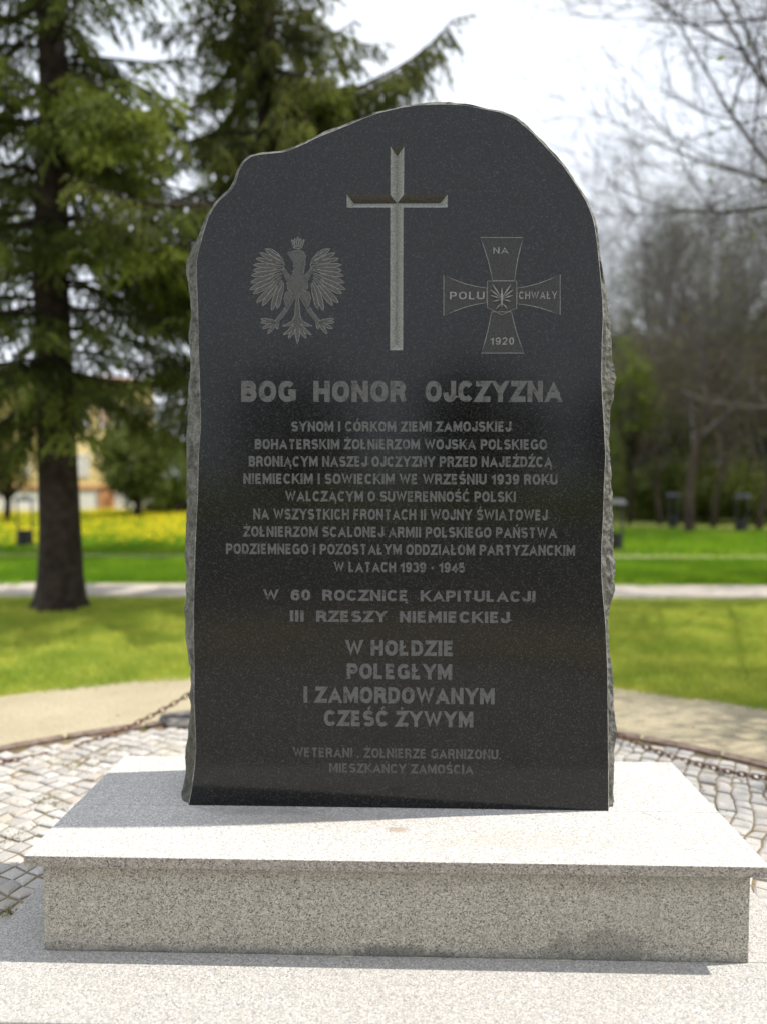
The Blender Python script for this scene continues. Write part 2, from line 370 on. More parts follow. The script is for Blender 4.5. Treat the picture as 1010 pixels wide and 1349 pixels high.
for k, (cx, cy, q) in enumerate(cells):
    v, f = sett_mesh(q, cx, cy)
    if k < 300:
        o = mesh('sett', v, f, M_COB, pav); o.location = (cx, cy, 0)
    else: rest.add([(a+cx, b+cy, c) for a, b, c in v], f)
tag(rest.build('setts', M_COB, pav), kind='stuff')
# weeds and dry litter in the joints
def tris_at(P, D, Wd, width):
    """one thin triangle per row: base P, tip P+D, half width vector Wd*width"""
    w = Wd*np.asarray(width).reshape(-1, 1)
    V = np.empty((len(P)*3, 3), np.float32); V[0::3] = P-w; V[1::3] = P+w; V[2::3] = P+D
    return V, np.arange(len(P)*3).reshape(-1, 3)
def blades(name, xy, hgt, width, mat, lean=.5, z=GZ-.012, parent=None):
    n = len(xy); P = np.column_stack([xy, np.full(n, z)]); a = rng.uniform(0, 2*np.pi, n); l = np.abs(rng.normal(0, lean, n))
    h = hgt*rng.uniform(.5, 1.2, n); D = np.column_stack([np.cos(a)*l*h, np.sin(a)*l*h, h])
    b = rng.uniform(0, 2*np.pi, n); Wd = np.column_stack([np.cos(b), np.sin(b), np.zeros(n)])
    V, F = tris_at(P, D, Wd, width*rng.uniform(.6, 1.3, n)); return tag(np_mesh(name, V, F, mat, parent), kind='stuff')
pts = []
for (px, py, s) in ((70,1062,.10), (60,1052,.08), (112,1005,.12), (125,1000,.1), (160,985,.14), (20,1100,.08), (8,1205,.06), (30,985,.1)):
    c = on_level(px, py, GZ); m_ = rng.normal(0, s*.5, (90, 2)); m_[:,0] += c.x; m_[:,1] += c.y; pts.append(m_)
tag(blades('dry_weeds', np.vstack(pts), .022, .0025, M_BUSHY, 1.4, GZ-.01), 'dry tufts of moss and weed in the joints of the setts', 'weeds')

# ------------------------------------------------------------------ platform and pedestal
def stone_box(name, x0, x1, y0, y1, z0, z1, mat, parent, bw=.003):
    return bevel(MB().box(x0, x1, y0, y1, z0, z1).build(name, mat, parent), bw)
base = tag(empty('monument_base', MON.translation, R(-1.5)), 'stepped light grey granite base with an overhanging top slab under the dark stone', 'monument base')
j = .0025
stone_box('step_slab', -PU, PU, PV0, .006, GZ-.12, 0, M_STEP, base)
stone_box('step_slab', -PU, -.3, .006+j, PV1, GZ-.1, -.0015, M_STEP, base)
stone_box('step_slab', -.3+j, PU, .006+j, PV1, GZ-.1, -.0005, M_STEP, base)
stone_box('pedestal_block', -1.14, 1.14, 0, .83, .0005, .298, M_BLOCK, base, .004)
VJ = .366
stone_box('top_slab', -1.185, 1.185, -.037, VJ-.001, .2985, .334, M_SLAB, base, .0025)
stone_box('top_slab', -1.185, 1.185, VJ+.001, .872, .2985, .3335, M_SLAB, base, .0025)
for o in base.children:
    if o.name.startswith('top_slab'):
        o.data.materials.append(M_EDGE)
        for q in o.data.polygons:
            if abs(q.normal.z) < .6: q.material_index = 1
# crack running from the joint, lime bloom at the foot of the block, rust coloured stain
cp = [(845,1070.5), (858,1075), (872,1081), (886,1086), (900,1088)]
mbk = MB()
P = []
for q in cp:
    w = MONI @ on_level(*q, .3345); P.append((w.x, w.y))
for i in range(len(P)-1):
    (a, b), (c, d) = P[i], P[i+1]; w0, w1 = .0022*(1-i/len(P)), .0022*(1-(i+1)/len(P))
    mbk.add([(a, b-w0, .3344), (c, d-w1, .3344), (c, d+w1, .3344), (a, b+w0, .3344)], [(0,1,2,3)])
mbk.build('crack', M_CRACK, base)
def blotch(name, cx, cy, rx, ry, z, mat, axis='z'):
    n = 26; v = [(cx, cy)]
    for k in range(n):
        t = 2*math.pi*k/n; s = 1+.28*math.sin(3*t+cx*9)+.18*math.sin(7*t)+random.uniform(-.12, .12); v.append((cx+rx*s*math.cos(t), cy+ry*s*math.sin(t)))
    return mesh(name, [(x, y, z) for x, y in v], [(0, k+1, (k+1) % n+1) for k in range(n)], mat, base)
for (px, ry, rx) in ((450,.004,.05), (560,.0035,.06), (735,.004,.05), (672,.003,.035)):
    w = MONI @ on_level(px, 1263, 0); o = blotch('lime_bloom', w.x, -.0045, rx, ry, .0015, M_LIME)

# ------------------------------------------------------------------ the memorial stone
stone = tag(empty('memorial_stone', MON @ Vector((0, VJ+.002, .334)), R(-1.5)),
            'tall dark polished granite memorial stone with rough broken edges, engraved cross and Polish inscription', 'memorial')
OFF = Vector((0, VJ+.002, .334))
FP = [(249,1061),(253,1040),(257,1010),(258.6,985),(257,940),(256,920),(256.5,880),(255.5,830),(256,780),(257.5,730),(259,690),(261,650),(262,600),(265,560),
 (263.7,510),(262,460),(261,400),(259,360),(259.5,343),(262,330),(267.5,310),(275,285),(287.6,265),(305,250),(311,240),(315,225),(322,213),(330.6,206),(343,203),(359,201.5),
 (374,200),(388,195),(404,188),(420,180),(445,170),(460,164),(480,155),(500,148),(530,141),(550,138),(580,137),(610,138),(640,144),(659,147.5),(680,157),(700.6,174.6),
 (720,195),(742,219),(759.6,245),(772,265.5),(780,286),(783.5,302),(786.7,327.7),(790,360),(793,395),(793.7,417),(792.4,449),(791.5,497),(793,529),(795,560),(797,600),
 (795,640),(794,680),(791.7,720),(791.7,760),(794,790),(796.8,820),(798,850),(799.5,880),(800,950),(800.6,1000),(800.8,1068)]
OP = [(241,1061),(241.5,1030),(243,1005),(247,990),(249,960),(253,930),(251.5,900),(248,850),(245.5,800),(244,730),(243,680),(244,640),(243.5,620),(242.4,585),(244.6,560),
 (247.8,512),(251,480),(249.4,442),(252.6,410),(247.8,372),(244.6,347),(252.6,328),(262,311),(272,287),(285,266),(303,250),(309,240),(313,225),(321,212),(330,205),(343,201.5),
 (359,200),(374,198.5),(388,193.5),(404,186.5),(420,178.5),(445,168.5),(460,162.5),(480,153.5),(500,146.5),(530,139.8),(550,136.8),(580,136),(610,137),(640,143),(660,146.5),
 (681,156),(702,173.6),(721,194),(743,218),(761,244),(774,265),(782,286),(786,302),(789.5,328),(794,360),(798.5,380),(802.6,417),(805.8,465),(807.6,497),(806,516),(801.5,540),(801,560),(803,600),
 (806.8,650),(808.7,700),(810,740),(812,775),(808.7,786),(803,800),(799.6,815),(801.8,860),(807.6,900),(809.5,950),(808.7,1000),(806,1040),(804,1069)]
def resample(P, n):
    P = np.array(P, float); d = np.r_[0, np.cumsum(np.hypot(*np.diff(P, axis=0).T))]; t = np.linspace(0, d[-1], n)
    return np.column_stack([np.interp(t, d, P[:,0]), np.interp(t, d, P[:,1])])
NB = 420
def arcparam(P):
    """resample so both outlines walk together: by angle about the stone's middle"""
    P = np.array(P, float); P = resample(P, 4000); a = np.unwrap(np.arctan2(-(P[:,1]-760), P[:,0]-525)); return P, a
Fp, Fa = arcparam(FP); Op, Oa = arcparam(OP)
# walk by arc length on the face, match the outer outline by angle
Fs = resample(FP, NB); fa = np.unwrap(np.arctan2(-(Fs[:,1]-760), Fs[:,0]-525))
def by_angle(P, a, q):
    o = np.argsort(a); return np.column_stack([np.interp(q, a[o], P[o,0]), np.interp(q, a[o], P[o,1])])
Os = by_angle(Op, Oa, fa)
F2 = np.array([on_face(x, y, VJ+.002) for x, y in Fs]); F2[:,1] -= OFF.z
VO = .10
O2 = np.array([on_face(x, y, VJ+.002+VO) for x, y in Os]); O2[:,1] -= OFF.z
for A in (F2, O2): A[0,1] = 0; A[-1,1] = 0
F2[:,1] = np.maximum(F2[:,1], 0); O2[:,1] = np.maximum(O2[:,1], 0)
O2[0,0] = F2[0,0]-.015 if O2[0,0] > F2[0,0] else O2[0,0]
CM = F2.mean(0)
TH = .36
nrm = O2-F2
layers = [(0.0, F2)]
tang = np.gradient(F2, axis=0); tang /= np.linalg.norm(tang, axis=1)[:,None]; outw = np.column_stack([-tang[:,1], tang[:,0]])
if ((outw*(F2-CM)).sum()) < 0: outw = -outw
ks = 24
def nz1(seed, k):
    r = np.random.default_rng(seed); x = np.linspace(0, 1, NB); s = np.zeros(NB)
    for o in range(5):
        m_ = k*2**o; s += np.interp(x*m_, np.arange(m_+2), r.normal(0, 1, m_+2))*.5**o
    return s
prof = [(.004, .16, 0), (.014, .30, .25), (.028, .5, .7), (.042, .72, .9), (.058, .86, .9), (.078, .95, .9), (.10, 1.0, .5), (.14, .97, .9), (.19, .92, 1), (.25, .85, 1), (.31, .72, 1), (TH, .5, 0)]
topm0 = np.clip((F2[:,1]-1.75)/.3, 0, 1)
chip = np.abs(nz1(3, 60))*.0012
layers = [(np.zeros(NB), F2), (.004+chip, F2+outw*(.0022+chip*.6)[:,None])]
for i, (dep, w, amp) in enumerate(prof[1:]):
    base_l = F2 + nrm*(.86*w*(1-topm0)+topm0*min(1, dep/VO))[:,None] + outw*(.0015)
    d = nz1(20+i//2, 26)*.0045*amp + nz1(60+i, 90)*.0055*amp
    topm = np.clip((F2[:,1]-1.75)/.3, 0, 1)
    d = d*(1-.85*topm)
    layers.append((np.full(NB, dep)+nz1(90+i, 80)*.005*(amp > 0), base_l + outw*(d-np.abs(d)*.3)[:,None]))
V = []; Fc = []
for dep, A in layers:
    A = A.copy(); A[:,1] = np.maximum(A[:,1], 0); A[0,1] = A[-1,1] = 0
    for k in range(NB): V.append((A[k,0], float(dep[k]), A[k,1]))
for i in range(len(layers)-1):
    for k in range(NB-1): Fc.append((i*NB+k, i*NB+k+1, (i+1)*NB+k+1, (i+1)*NB+k))
lb = (len(layers)-1)*NB
Fc.append(tuple(lb+k for k in range(NB)))
Fc.append(tuple(i*NB for i in range(len(layers))) + tuple(i*NB+NB-1 for i in range(len(layers)-1, -1, -1)))
body = mesh('rough_stone_body', V, Fc, [M_ROUGH, M_CHIP], stone, [1]*(NB-1)+[0]*(len(Fc)-NB+1))
bm = bmesh.new(); bm.from_mesh(body.data); bmesh.ops.recalc_face_normals(bm, faces=bm.faces); bm.to_mesh(body.data); bm.free()

def fl(px, py):                                        # photograph point -> stone frame (x, z)
    a, b = on_face(px, py, VJ+.002); return a, b-OFF.z
cross = [(514,192.5),(532,192.5),(531.5,256),(589,256),(589,273),(531,273),(530.5,461),(513.5,461),(513.8,273),(457,273),(457,256),(514,256)]
cr2 = [fl(*q) for q in cross]
outer = [Vector((x, z, 0)) for x, z in F2]
hole = [Vector((x, z, 0)) for x, z in cr2][::-1]
tri = tessellate_polygon([outer, hole]); allp = outer+hole
face = mesh('polished_face', [(p.x, 0, p.y) for p in allp], [tuple(t) for t in tri], M_BLACK, stone)
bm = bmesh.new(); bm.from_mesh(face.data)
for f_ in bm.faces:
    f_.normal_update()
    if f_.normal.y > 0: f_.normal_flip()
bm.to_mesh(face.data); bm.free()
# engraved cross, a V groove
gd = .024
def mid(a, b): return ((a[0]+b[0])/2, (a[1]+b[1])/2)
c = cr2; w = (c[1][0]-c[0][0])/2
cc = mid(mid(c[11], c[2]), mid(c[8], c[5]))
mt = (mid(c[0], c[1])[0], c[0][1]-w); mb_ = (mid(c[6], c[7])[0], c[6][1]+w); ml = (c[9][0]+w, cc[1]); mr = (c[3][0]-w, cc[1])
vv = [(x, 0.0, z) for x, z in c] + [(x, gd, z) for x, z in (mt, mr, mb_, ml, cc)]
T, Rr, B, Lf, C = 12, 13, 14, 15, 16
gf = [(0,1,T), (1,2,C,T), (2,3,Rr,C), (3,4,Rr), (4,5,C,Rr), (5,6,B,C), (6,7,B), (7,8,C,B), (8,9,Lf,C), (9,10,Lf), (10,11,C,Lf), (11,0,T,C)]
mesh('engraved_cross', vv, gf, [M_GROOVE, M_DIRTSHADE], stone, [1 if k in (0, 2, 10) else 0 for k in range(12)])  # down-facing facets take the dark material, shade put into the colour

# lettering
TK = .19
def _arc(cx, cy, rx, ry, a0, a1, n=9):
    return [(cx+rx*math.copysign(abs(math.cos(t))**.86, math.cos(t)), cy+ry*math.copysign(abs(math.sin(t))**.86, math.sin(t))) for t in [R(a0+(a1-a0)*k/n) for k in range(n+1)]]
GL = {
 'A': (.66, [[(0,0),(.33,1),(.66,0)], [(.13,.26),(.53,.26)]]),
 'B': (.50, [[(0,0),(0,1)], [(0,1)]+_arc(.24,.77,.23,.23,90,-90)+[(0,.54)], [(0,.54)]+_arc(.26,.27,.24,.27,90,-90)+[(0,0)]]),
 'C': (.56, [_arc(.29,.5,.29,.5,38,322,18)]),
 'D': (.54, [[(0,0),(0,1)], [(0,1)]+_arc(.22,.5,.32,.5,90,-90,14)+[(0,0)]]),
 'E': (.44, [[(.44,1),(0,1),(0,0),(.46,0)], [(0,.52),(.40,.52)]]),
 'F': (.42, [[(.44,1),(0,1),(0,0)], [(0,.5),(.38,.5)]]),
 'G': (.60, [_arc(.30,.5,.30,.5,42,300,18)+[(.59,.10),(.59,.46),(.36,.46)]]),
 'H': (.56, [[(0,0),(0,1)], [(.56,0),(.56,1)], [(0,.51),(.56,.51)]]),
 'I': (.02, [[(.01,0),(.01,1)]]),
 'J': (.40, [[(.40,1),(.40,.24)]+_arc(.20,.24,.20,.24,0,-180)]),
 'K': (.56, [[(0,0),(0,1)], [(.54,1),(.04,.40)], [(.20,.58),(.58,0)]]),
 'L': (.42, [[(0,1),(0,0),(.44,0)]]),
 'M': (.72, [[(0,0),(0,1)], [(.72,0),(.72,1)], [(.03,1),(.36,.10),(.69,1)]]),
 'N': (.56, [[(0,0),(0,1)], [(.56,0),(.56,1)], [(.02,1),(.54,0)]]),
 'O': (.60, [_arc(.30,.5,.30,.5,0,360,24)]),
 'P': (.50, [[(0,0),(0,1)], [(0,1)]+_arc(.25,.72,.25,.28,90,-90)+[(0,.44)]]),
 'R': (.54, [[(0,0),(0,1)], [(0,1)]+_arc(.26,.74,.24,.26,90,-90)+[(0,.48)], [(.24,.48),(.42,.40),(.52,0)]]),
 'S': (.50, [_arc(.25,.76,.25,.24,25,250,10)+_arc(.25,.25,.25,.25,80,-160,12)]),
 'T': (.56, [[(0,1),(.56,1)], [(.28,1),(.28,0)]]),
 'U': (.56, [[(0,1),(0,.28)]+_arc(.28,.28,.28,.28,180,360,12)+[(.56,1)]]),
 'W': (.94, [[(0,1),(.24,0),(.47,1),(.70,0),(.94,1)]]),
 'Y': (.62, [[(0,1),(.31,.44),(.62,1)], [(.31,.46),(.31,0)]]),
 'Z': (.52, [[(.02,1),(.52,1),(0,0),(.54,0)]]),
 '0': (.44, [_arc(.22,.5,.22,.5,0,360,22)]),
 '1': (.26, [[(0,.74),(.22,.97),(.22,0)]]),
 '2': (.46, [_arc(.23,.74,.23,.26,170,-20,10)+[(0,0),(.48,0)]]),
 '3': (.46, [_arc(.22,.76,.22,.24,160,-80,10), _arc(.22,.27,.24,.27,80,-160,10)]),
 '4': (.50, [[(.36,0),(.36,1),(0,.26),(.52,.26)]]),
 '5': (.46, [[(.42,1),(.06,1),(.02,.54)]+_arc(.22,.31,.24,.31,120,-155,12)]),
 '6': (.46, [_arc(.23,.31,.23,.31,0,360,18), _arc(.25,.5,.25,.5,40,190,10)]),
 '9': (.46, [_arc(.23,.69,.23,.31,0,360,18), _arc(.21,.5,.25,.5,-140,10,10)]),
 ',': (.02, [[(.02,.06),(-.03,-.16)]]), '-': (.24, [[(0,.42),(.24,.42)]]), ' ': (.14, []) }
ACC = {'Ó': ('O','a'), 'Ś': ('S','a'), 'Ń': ('N','a'), 'Ź': ('Z','a'), 'Ć': ('C','a'), 'Ż': ('Z','d'), 'Ą': ('A','o'), 'Ę': ('E','o'), 'Ł': ('L','s')}
def stroke_poly(pts, t, clampy, vert=False):
    pts = [Vector(p) for p in pts]; n = len(pts); v = []; f = []
    closed = (pts[0]-pts[-1]).length < 1e-4 and n > 3
    for i, p in enumerate(pts):
        a = pts[i-1] if i else (pts[-2] if closed else None); b = pts[i+1] if i < n-1 else (pts[1] if closed else None)
        d0 = (p-a).normalized() if a is not None else None; d1 = (b-p).normalized() if b is not None else None
        if d0 is None: d0 = d1; q = p - (d1*t*.5 if clampy or (vert and abs(d1.y) > .8) else d1*0)
        elif d1 is None: d1 = d0; q = p + (d0*t*.5 if clampy or (vert and abs(d0.y) > .8) else d0*0)
        else: q = p
        m = (d0+d1); m = m.normalized() if m.length > .05 else d0; nn = Vector((-m.y, m.x)); c = max(.32, nn.dot(Vector((-d0.y, d0.x))))
        v += [q+nn*(t/2/c), q-nn*(t/2/c)]
    if clampy or vert: v = [Vector((x.x, min(1.0, max(0.0, x.y)))) for x in v]
    for i in range(n-1): f.append((2*i, 2*i+1, 2*i+3, 2*i+2))
    return v, f
def text_polys(s, t=TK, gap=.15):
    out = []; x = 0; wk = 0
    for ch in s:
        if ch == ' ': wk += 1
        base_, acc = ACC.get(ch, (ch, None)); w_, sts = GL[base_]
        for st in sts:
            diag = base_ in 'AWMNYKZR14' and not (base_ in 'R' and len(st) > 4)
            pts = [(px*1.0 + t/2 + x, t/2+py*(1-t)) if not (base_ in 'AWMNYK' ) else (px + t/2 + x, t*.0+py if abs(py-.5) > .45 else t/2+py*(1-t)) for px, py in st]
            if base_ in ',': out.append((*stroke_poly(pts, t*.8, False), wk)); continue
            out.append((*stroke_poly(pts, t, diag, base_ in 'BDEFHIJLPTUZ1'), wk))
        cx = x + t/2 + w_/2
        if acc == 'a': out.append((*stroke_poly([(cx-.04, 1.06), (cx+.12, 1.26)], .13, False), wk))
        if acc == 'd': out.append((*stroke_poly([(cx-.08, 1.15), (cx+.08, 1.15)], .15, False), wk))
        if acc == 'o': out.append((*stroke_poly([(x+w_+t*.5, .0), (x+w_+t*.2, -.13), (x+w_+t*.9, -.19)], .08, False), wk))
        if acc == 's': out.append((*stroke_poly([(x-.05, .36), (x+t+.16, .62)], .12, False), wk))
        x += w_ + (t+gap if ch != ' ' else .26)
    return out, x-gap
def put_text(name, s, x0, x1, ytop, ybase, mat, off=None, parent=None, lift=.0006, label=None, t=TK, gap=.11):
    polys, wd = text_polys(s, t, gap); yc = (ytop+ybase)/2
    X0 = fl(x0, yc)[0]; X1 = fl(x1, yc)[0]; xm = (x0+x1)/2; Z0 = fl(xm, ybase)[1]; Z1 = fl(xm, ytop)[1]
    for wk in sorted({q[2] for q in polys}):                # one mesh per word
        mb = MB()
        for k, (v, f, _) in enumerate([q for q in polys if q[2] == wk]):
            l = lift + .00006*(k % 4)
            mb.add([(X0+p.x/wd*(X1-X0), -l, Z0+p.y*(Z1-Z0)) for p in v], f)
        mb.build(name, mat, parent or face)
LINES = [
 ("SYNOM I CÓRKOM ZIEMI ZAMOJSKIEJ",384,673,555,568.5), ("BOHATERSKIM ŻOŁNIERZOM WOJSKA POLSKIEGO",336,720,578.5,592),
 ("BRONIĄCYM NASZEJ OJCZYZNY PRZED NAJEŹDŹCĄ",328,727,601,615), ("NIEMIECKIM I SOWIECKIM WE WRZEŚNIU 1939 ROKU",321,734,624,638),
 ("WALCZĄCYM O SUWERENNOŚĆ POLSKI",376,679,647,661), ("NA WSZYSTKICH FRONTACH II WOJNY ŚWIATOWEJ",334,721,670.6,685),
 ("ŻOŁNIERZOM SCALONEJ ARMII POLSKIEGO PAŃSTWA",321,733,694,708), ("PODZIEMNEGO I POZOSTAŁYM ODDZIAŁOM PARTYZANCKIM",298,757,717,731),
 ("W LATACH 1939 - 1945",440,612,740.5,754), ("W  60  ROCZNICĘ  KAPITULACJI",347,705,777.5,792), ("III  RZESZY  NIEMIECKIEJ",382,671,805,820),
 ("W HOŁDZIE",455,598,843.5,864), ("POLEGŁYM",457,595,874.5,895), ("I ZAMORDOWANYM",400,651,905.5,927), ("CZEŚĆ ŻYWYM",427,623,936.5,957.5)]
for w_, x0, x1 in (("BOG",318,390), ("HONOR",413,535), ("OJCZYZNA",560,740)): put_text('inscription_word', w_, x0, x1, 501.5, 529.5, M_LETTER, t=.27)
for s, x0, x1, a, b in LINES: put_text('inscription_word', s, x0, x1, a, b, M_LETTER, t=.25 if (b-a) > 14.8 else .235)
for s, x0, x1, a, b in (("WETERANI , ŻOŁNIERZE GARNIZONU,",386,660,986,999), ("MIESZKAŃCY ZAMOŚCIA",434,623,1006.5,1019)): put_text('inscription_word', s, x0, x1, a, b, M_FAINT, t=.23)

# eagle emblem: relief of leaf-shaped feathers, drawn in the stone's plane
M_EAG = letter_mat('frosted_eagle', (.055,.055,.053), (.12,.12,.116), False)
def ecoord(x, y): return fl(310+x/6.3125, 290+y/6.3125)
def feather(mb, p0, p1, wd, lift=.003, curve=0.0):
    a = Vector(ecoord(*p0)); b = Vector(ecoord(*p1)); d = b-a; n = Vector((-d.y, d.x)).normalized(); Ln = d.length; wm = wd/6.3125*(2.83/FPX)
    ps = []
    for t, w_ in ((0, .25), (.25, .8), (.55, 1.0), (.8, .85), (.95, .35)):
        c_ = a + d*t + n*curve*Ln*math.sin(math.pi*t); ps.append((c_, w_*wm, lift*(.4+.6*math.sin(math.pi*min(1, t+.15)))))
    v = []; f = []
    for c_, w_, l in ps:
        v += [((c_-n*w_).x, -.0008, (c_-n*w_).y), (c_.x, -.0008-l, c_.y), ((c_+n*w_).x, -.0008, (c_+n*w_).y)]
    e = a+d+n*0; v.append((e.x, -.0008, e.y)); k = len(ps)
    for i in range(k-1):
        for q in (0, 1): f.append((i*3+q, i*3+q+1, i*3+4+q, i*3+3+q))
    f += [((k-1)*3, (k-1)*3+1, k*3), ((k-1)*3+1, (k-1)*3+2, k*3)]
    mb.add(v, f, 0)
    pts = [((c_-n*w_).x, -.0015, (c_-n*w_).y) for c_, w_, l in ps] + [(e.x, -.0015, e.y)] + [((c_+n*w_).x, -.0015, (c_+n*w_).y) for c_, w_, l in reversed(ps)]
    mb.tube(pts, .0011, 4, 1)
def stroke(mb, pts, r=.0010, m=1):
    q = [ecoord(*p) for p in pts]; mb.tube([(x, -.0015, z) for x, z in q], r, 4, m)
def blob(mb, pts, lift=.004, m=0):
    q = [ecoord(*p) for p in pts]; cx = sum(a for a, b in q)/len(q); cz = sum(b for a, b in q)/len(q); n = len(q)
    v = [(x, -.0008, z) for x, z in q] + [((x*.55+cx*.45), -.0008-lift, (z*.55+cz*.45)) for x, z in q] + [(cx, -.001-lift*1.1, cz)]
    mb.add(v, [(i, (i+1) % n, n+(i+1) % n, n+i) for i in range(n)] + [(n+i, n+(i+1) % n, 2*n) for i in range(n)], m)
    mb.tube([(x, -.0012, z) for x, z in q], .0008, 4, 1, True)
em = tag(empty('eagle_emblem', parent=face))
for side in (0, 1):
    X = (lambda x: x) if side == 0 else (lambda x: 1036-x)
    wg = MB()
    tips = [(250,238),(205,272),(175,318),(152,372),(150,418),(135,462),(128,520),(120,578),(150,612),(178,688),(225,712),(305,752),(350,735)]
    roots = [(385,330),(372,345),(360,360),(350,380),(345,400),(338,425),(332,450),(330,480),(332,505),(338,530),(348,540),(362,540),(385,560)]
    for k, (t, r_) in enumerate(zip(tips, roots)): feather(wg, (X(r_[0]), r_[1]), (X(t[0]), t[1]), 19 if k > 3 else 16)
    for (r_, t) in (((400,330),(300,270)), ((405,355),(290,330)), ((400,380),(270,390)), ((395,410),(265,440)), ((390,440),(275,500)), ((385,470),(300,560)), ((390,500),(340,620)), ((400,520),(375,660))):
        feather(wg, (X(r_[0]), r_[1]), (X(t[0]), t[1]), 12, .004)
    blob(wg, [(X(a), b) for a, b in [(430,500),(400,440),(375,400),(405,395),(440,440),(470,470),(470,520)]], .004)
    stroke(wg, [(X(a), b) for a, b in [(250,238),(300,240),(350,270),(390,320),(410,370),(400,410)]], .0013)
    wg.build('wing', [M_EAG, M_EMBL], em)
    lg = MB()
    blob(lg, [(X(a), b) for a, b in [(470,585),(420,600),(405,650),(420,700),(440,740),(470,690),(500,640),(505,595)]], .005)
    blob(lg, [(X(a), b) for a, b in [(415,720),(380,775),(335,830),(345,900),(365,870),(370,835),(410,790),(440,745)]], .003)
    for t in ((212,850),(228,900),(272,945),(215,822)): feather(lg, (X(345), 845), (X(t[0]), t[1]), 13, .004)
    feather(lg, (X(345), 850), (X(350), 905), 11, .003)
    lg.build('leg', [M_EAG, M_EMBL], em)
bd = MB()
blob(bd, [(470,470),(430,520),(435,570),(470,600),(518,625),(566,600),(601,570),(606,520),(566,470),(572,420),(582,360),(585,300),(570,262),(530,245),(490,252),(470,262),(430,268),(470,285),(482,310),(495,350),(490,410)], .006)
for a, b in [(500,330),(530,330),(555,330),(495,380),(525,380),(560,380),(490,430),(520,430),(550,430),(470,480),(505,480),(540,480),(575,480),(460,530),(500,530),(540,530),(580,530),(490,575),(525,580),(560,575)]:
    stroke(bd, [(a-12, b-10), (a-6, b+8), (a+6, b+8), (a+12, b-10)], .0012)
bd.build('body', [M_EAG, M_EMBL], em)
tl = MB()
feather(tl, (518,620), (518,1028), 22, .005)
for s_ in (-1, 1):
    feather(tl, (518+s_*14,740), (518+s_*75,985), 18, .004, -.12*s_); feather(tl, (518+s_*10,740), (518+s_*120,955), 18, .004, -.22*s_); feather(tl, (518+s_*10,740), (518+s_*125,880), 14, .004, -.28*s_)
tl.build('tail', [M_EAG, M_EMBL], em)
cw = MB()
for a, b in ((470,160),(495,150),(520,140),(545,150),(572,160)): feather(cw, (a*.5+262, 225), (a, b), 8, .003)
stroke(cw, [(480,228),(520,236),(560,228)], .0014); stroke(cw, [(482,215),(520,222),(560,215)], .001)
cw.build('crown', [M_EAG, M_EMBL], em)

# medal: cross with flared arms, shield and lettering
def mcoord(x, y): return fl(560+x/5.05, 290+y/5.05)
md = tag(empty('medal_cross_emblem', parent=face))
def arm(pts, name):
    m_ = MB(); q = [mcoord(*p) for p in pts]; n = len(q); cx = sum(a for a, b in q)/n; cz = sum(b for a, b in q)/n
    m_.add([(x, -.0008, z) for x, z in q], [tuple(range(n))], 0); m_.tube([(x, -.0012, z) for x, z in q], .0013, 4, 1, True)
    return m_.build(name, [M_EMB, M_EMBL], md)
def curve_arm(a, b, c_, d, bend):
    # a-b outer edge, c-d inner edge; sides bowed inwards
    s1 = [(b[0]*(1-t)+c_[0]*t+bend[0]*math.sin(math.pi*t), b[1]*(1-t)+c_[1]*t+bend[1]*math.sin(math.pi*t)) for t in (.25,.5,.75)]
    s2 = [(d[0]*(1-t)+a[0]*t-bend[0]*math.sin(math.pi*t), d[1]*(1-t)+a[1]*t-bend[1]*math.sin(math.pi*t)) for t in (.25,.5,.75)]
    return [a, b] + s1 + [c_, d] + s2
arm(curve_arm((365,115),(650,115),(592,402),(446,402),(-8,0)), 'arm')
arm(curve_arm((895,362),(895,632),(608,556),(608,452),(0,-14)), 'arm')
arm(curve_arm((655,884),(370,884),(438,610),(572,610),(8,0)), 'arm')
arm(curve_arm((122,636),(122,366),(408,452),(408,548),(0,14)), 'arm')
arm([(412,405),(606,405),(606,585),(507,628),(412,582)], 'shield')
ft = MB()
for (p0, p1, w_) in (((507,450),(507,580),22),((497,505),(446,428),13),((517,505),(568,428),13),((494,512),(430,462),13),((520,512),(584,462),13),((494,520),(434,500),12),((520,520),(580,500),12),((496,530),(446,540),11),((518,530),(568,540),11),((503,555),(468,590),9),((511,555),(546,590),9)): 
    a = mcoord(*p0); b = mcoord(*p1); ft.tube([(a[0], -.002, a[1]), ((a[0]+b[0])/2, -.004, (a[1]+b[1])/2), (b[0], -.002, b[1])], [.001, w_/5.05*.00275*.5, .0008], 5, 1)
for (p0, p1, w_) in () and (((507,440),(507,600),12),((500,500),(440,440),12),((514,500),(574,440),12),((500,500),(432,480),11),((514,500),(582,480),11),((500,505),(440,520),10),((514,505),(574,520),10),((505,530),(455,570),9),((509,530),(560,570),9)):
    a = mcoord(*p0); b = mcoord(*p1); ft.tube([(a[0], -.002, a[1]), ((a[0]+b[0])/2, -.004, (a[1]+b[1])/2), (b[0], -.002, b[1])], [.001, w_/5.05*.00275*.5, .0008], 5, 1)
ft.build('small_eagle', [M_EMB, M_EMBL], md)
def mtext(s, x0, x1, yt, yb):
    put_text('medal_lettering', s, 560+x0/5.05, 560+x1/5.05, 290+yt/5.05, 290+yb/5.05, M_EMBL, None, md, .0018, t=.15, gap=.2)
mtext('NA', 450, 550, 180, 222); mtext('POLU', 162, 392, 476, 526); mtext('CHWAŁY', 622, 875, 474, 524); mtext('1920', 432, 588, 780, 828)

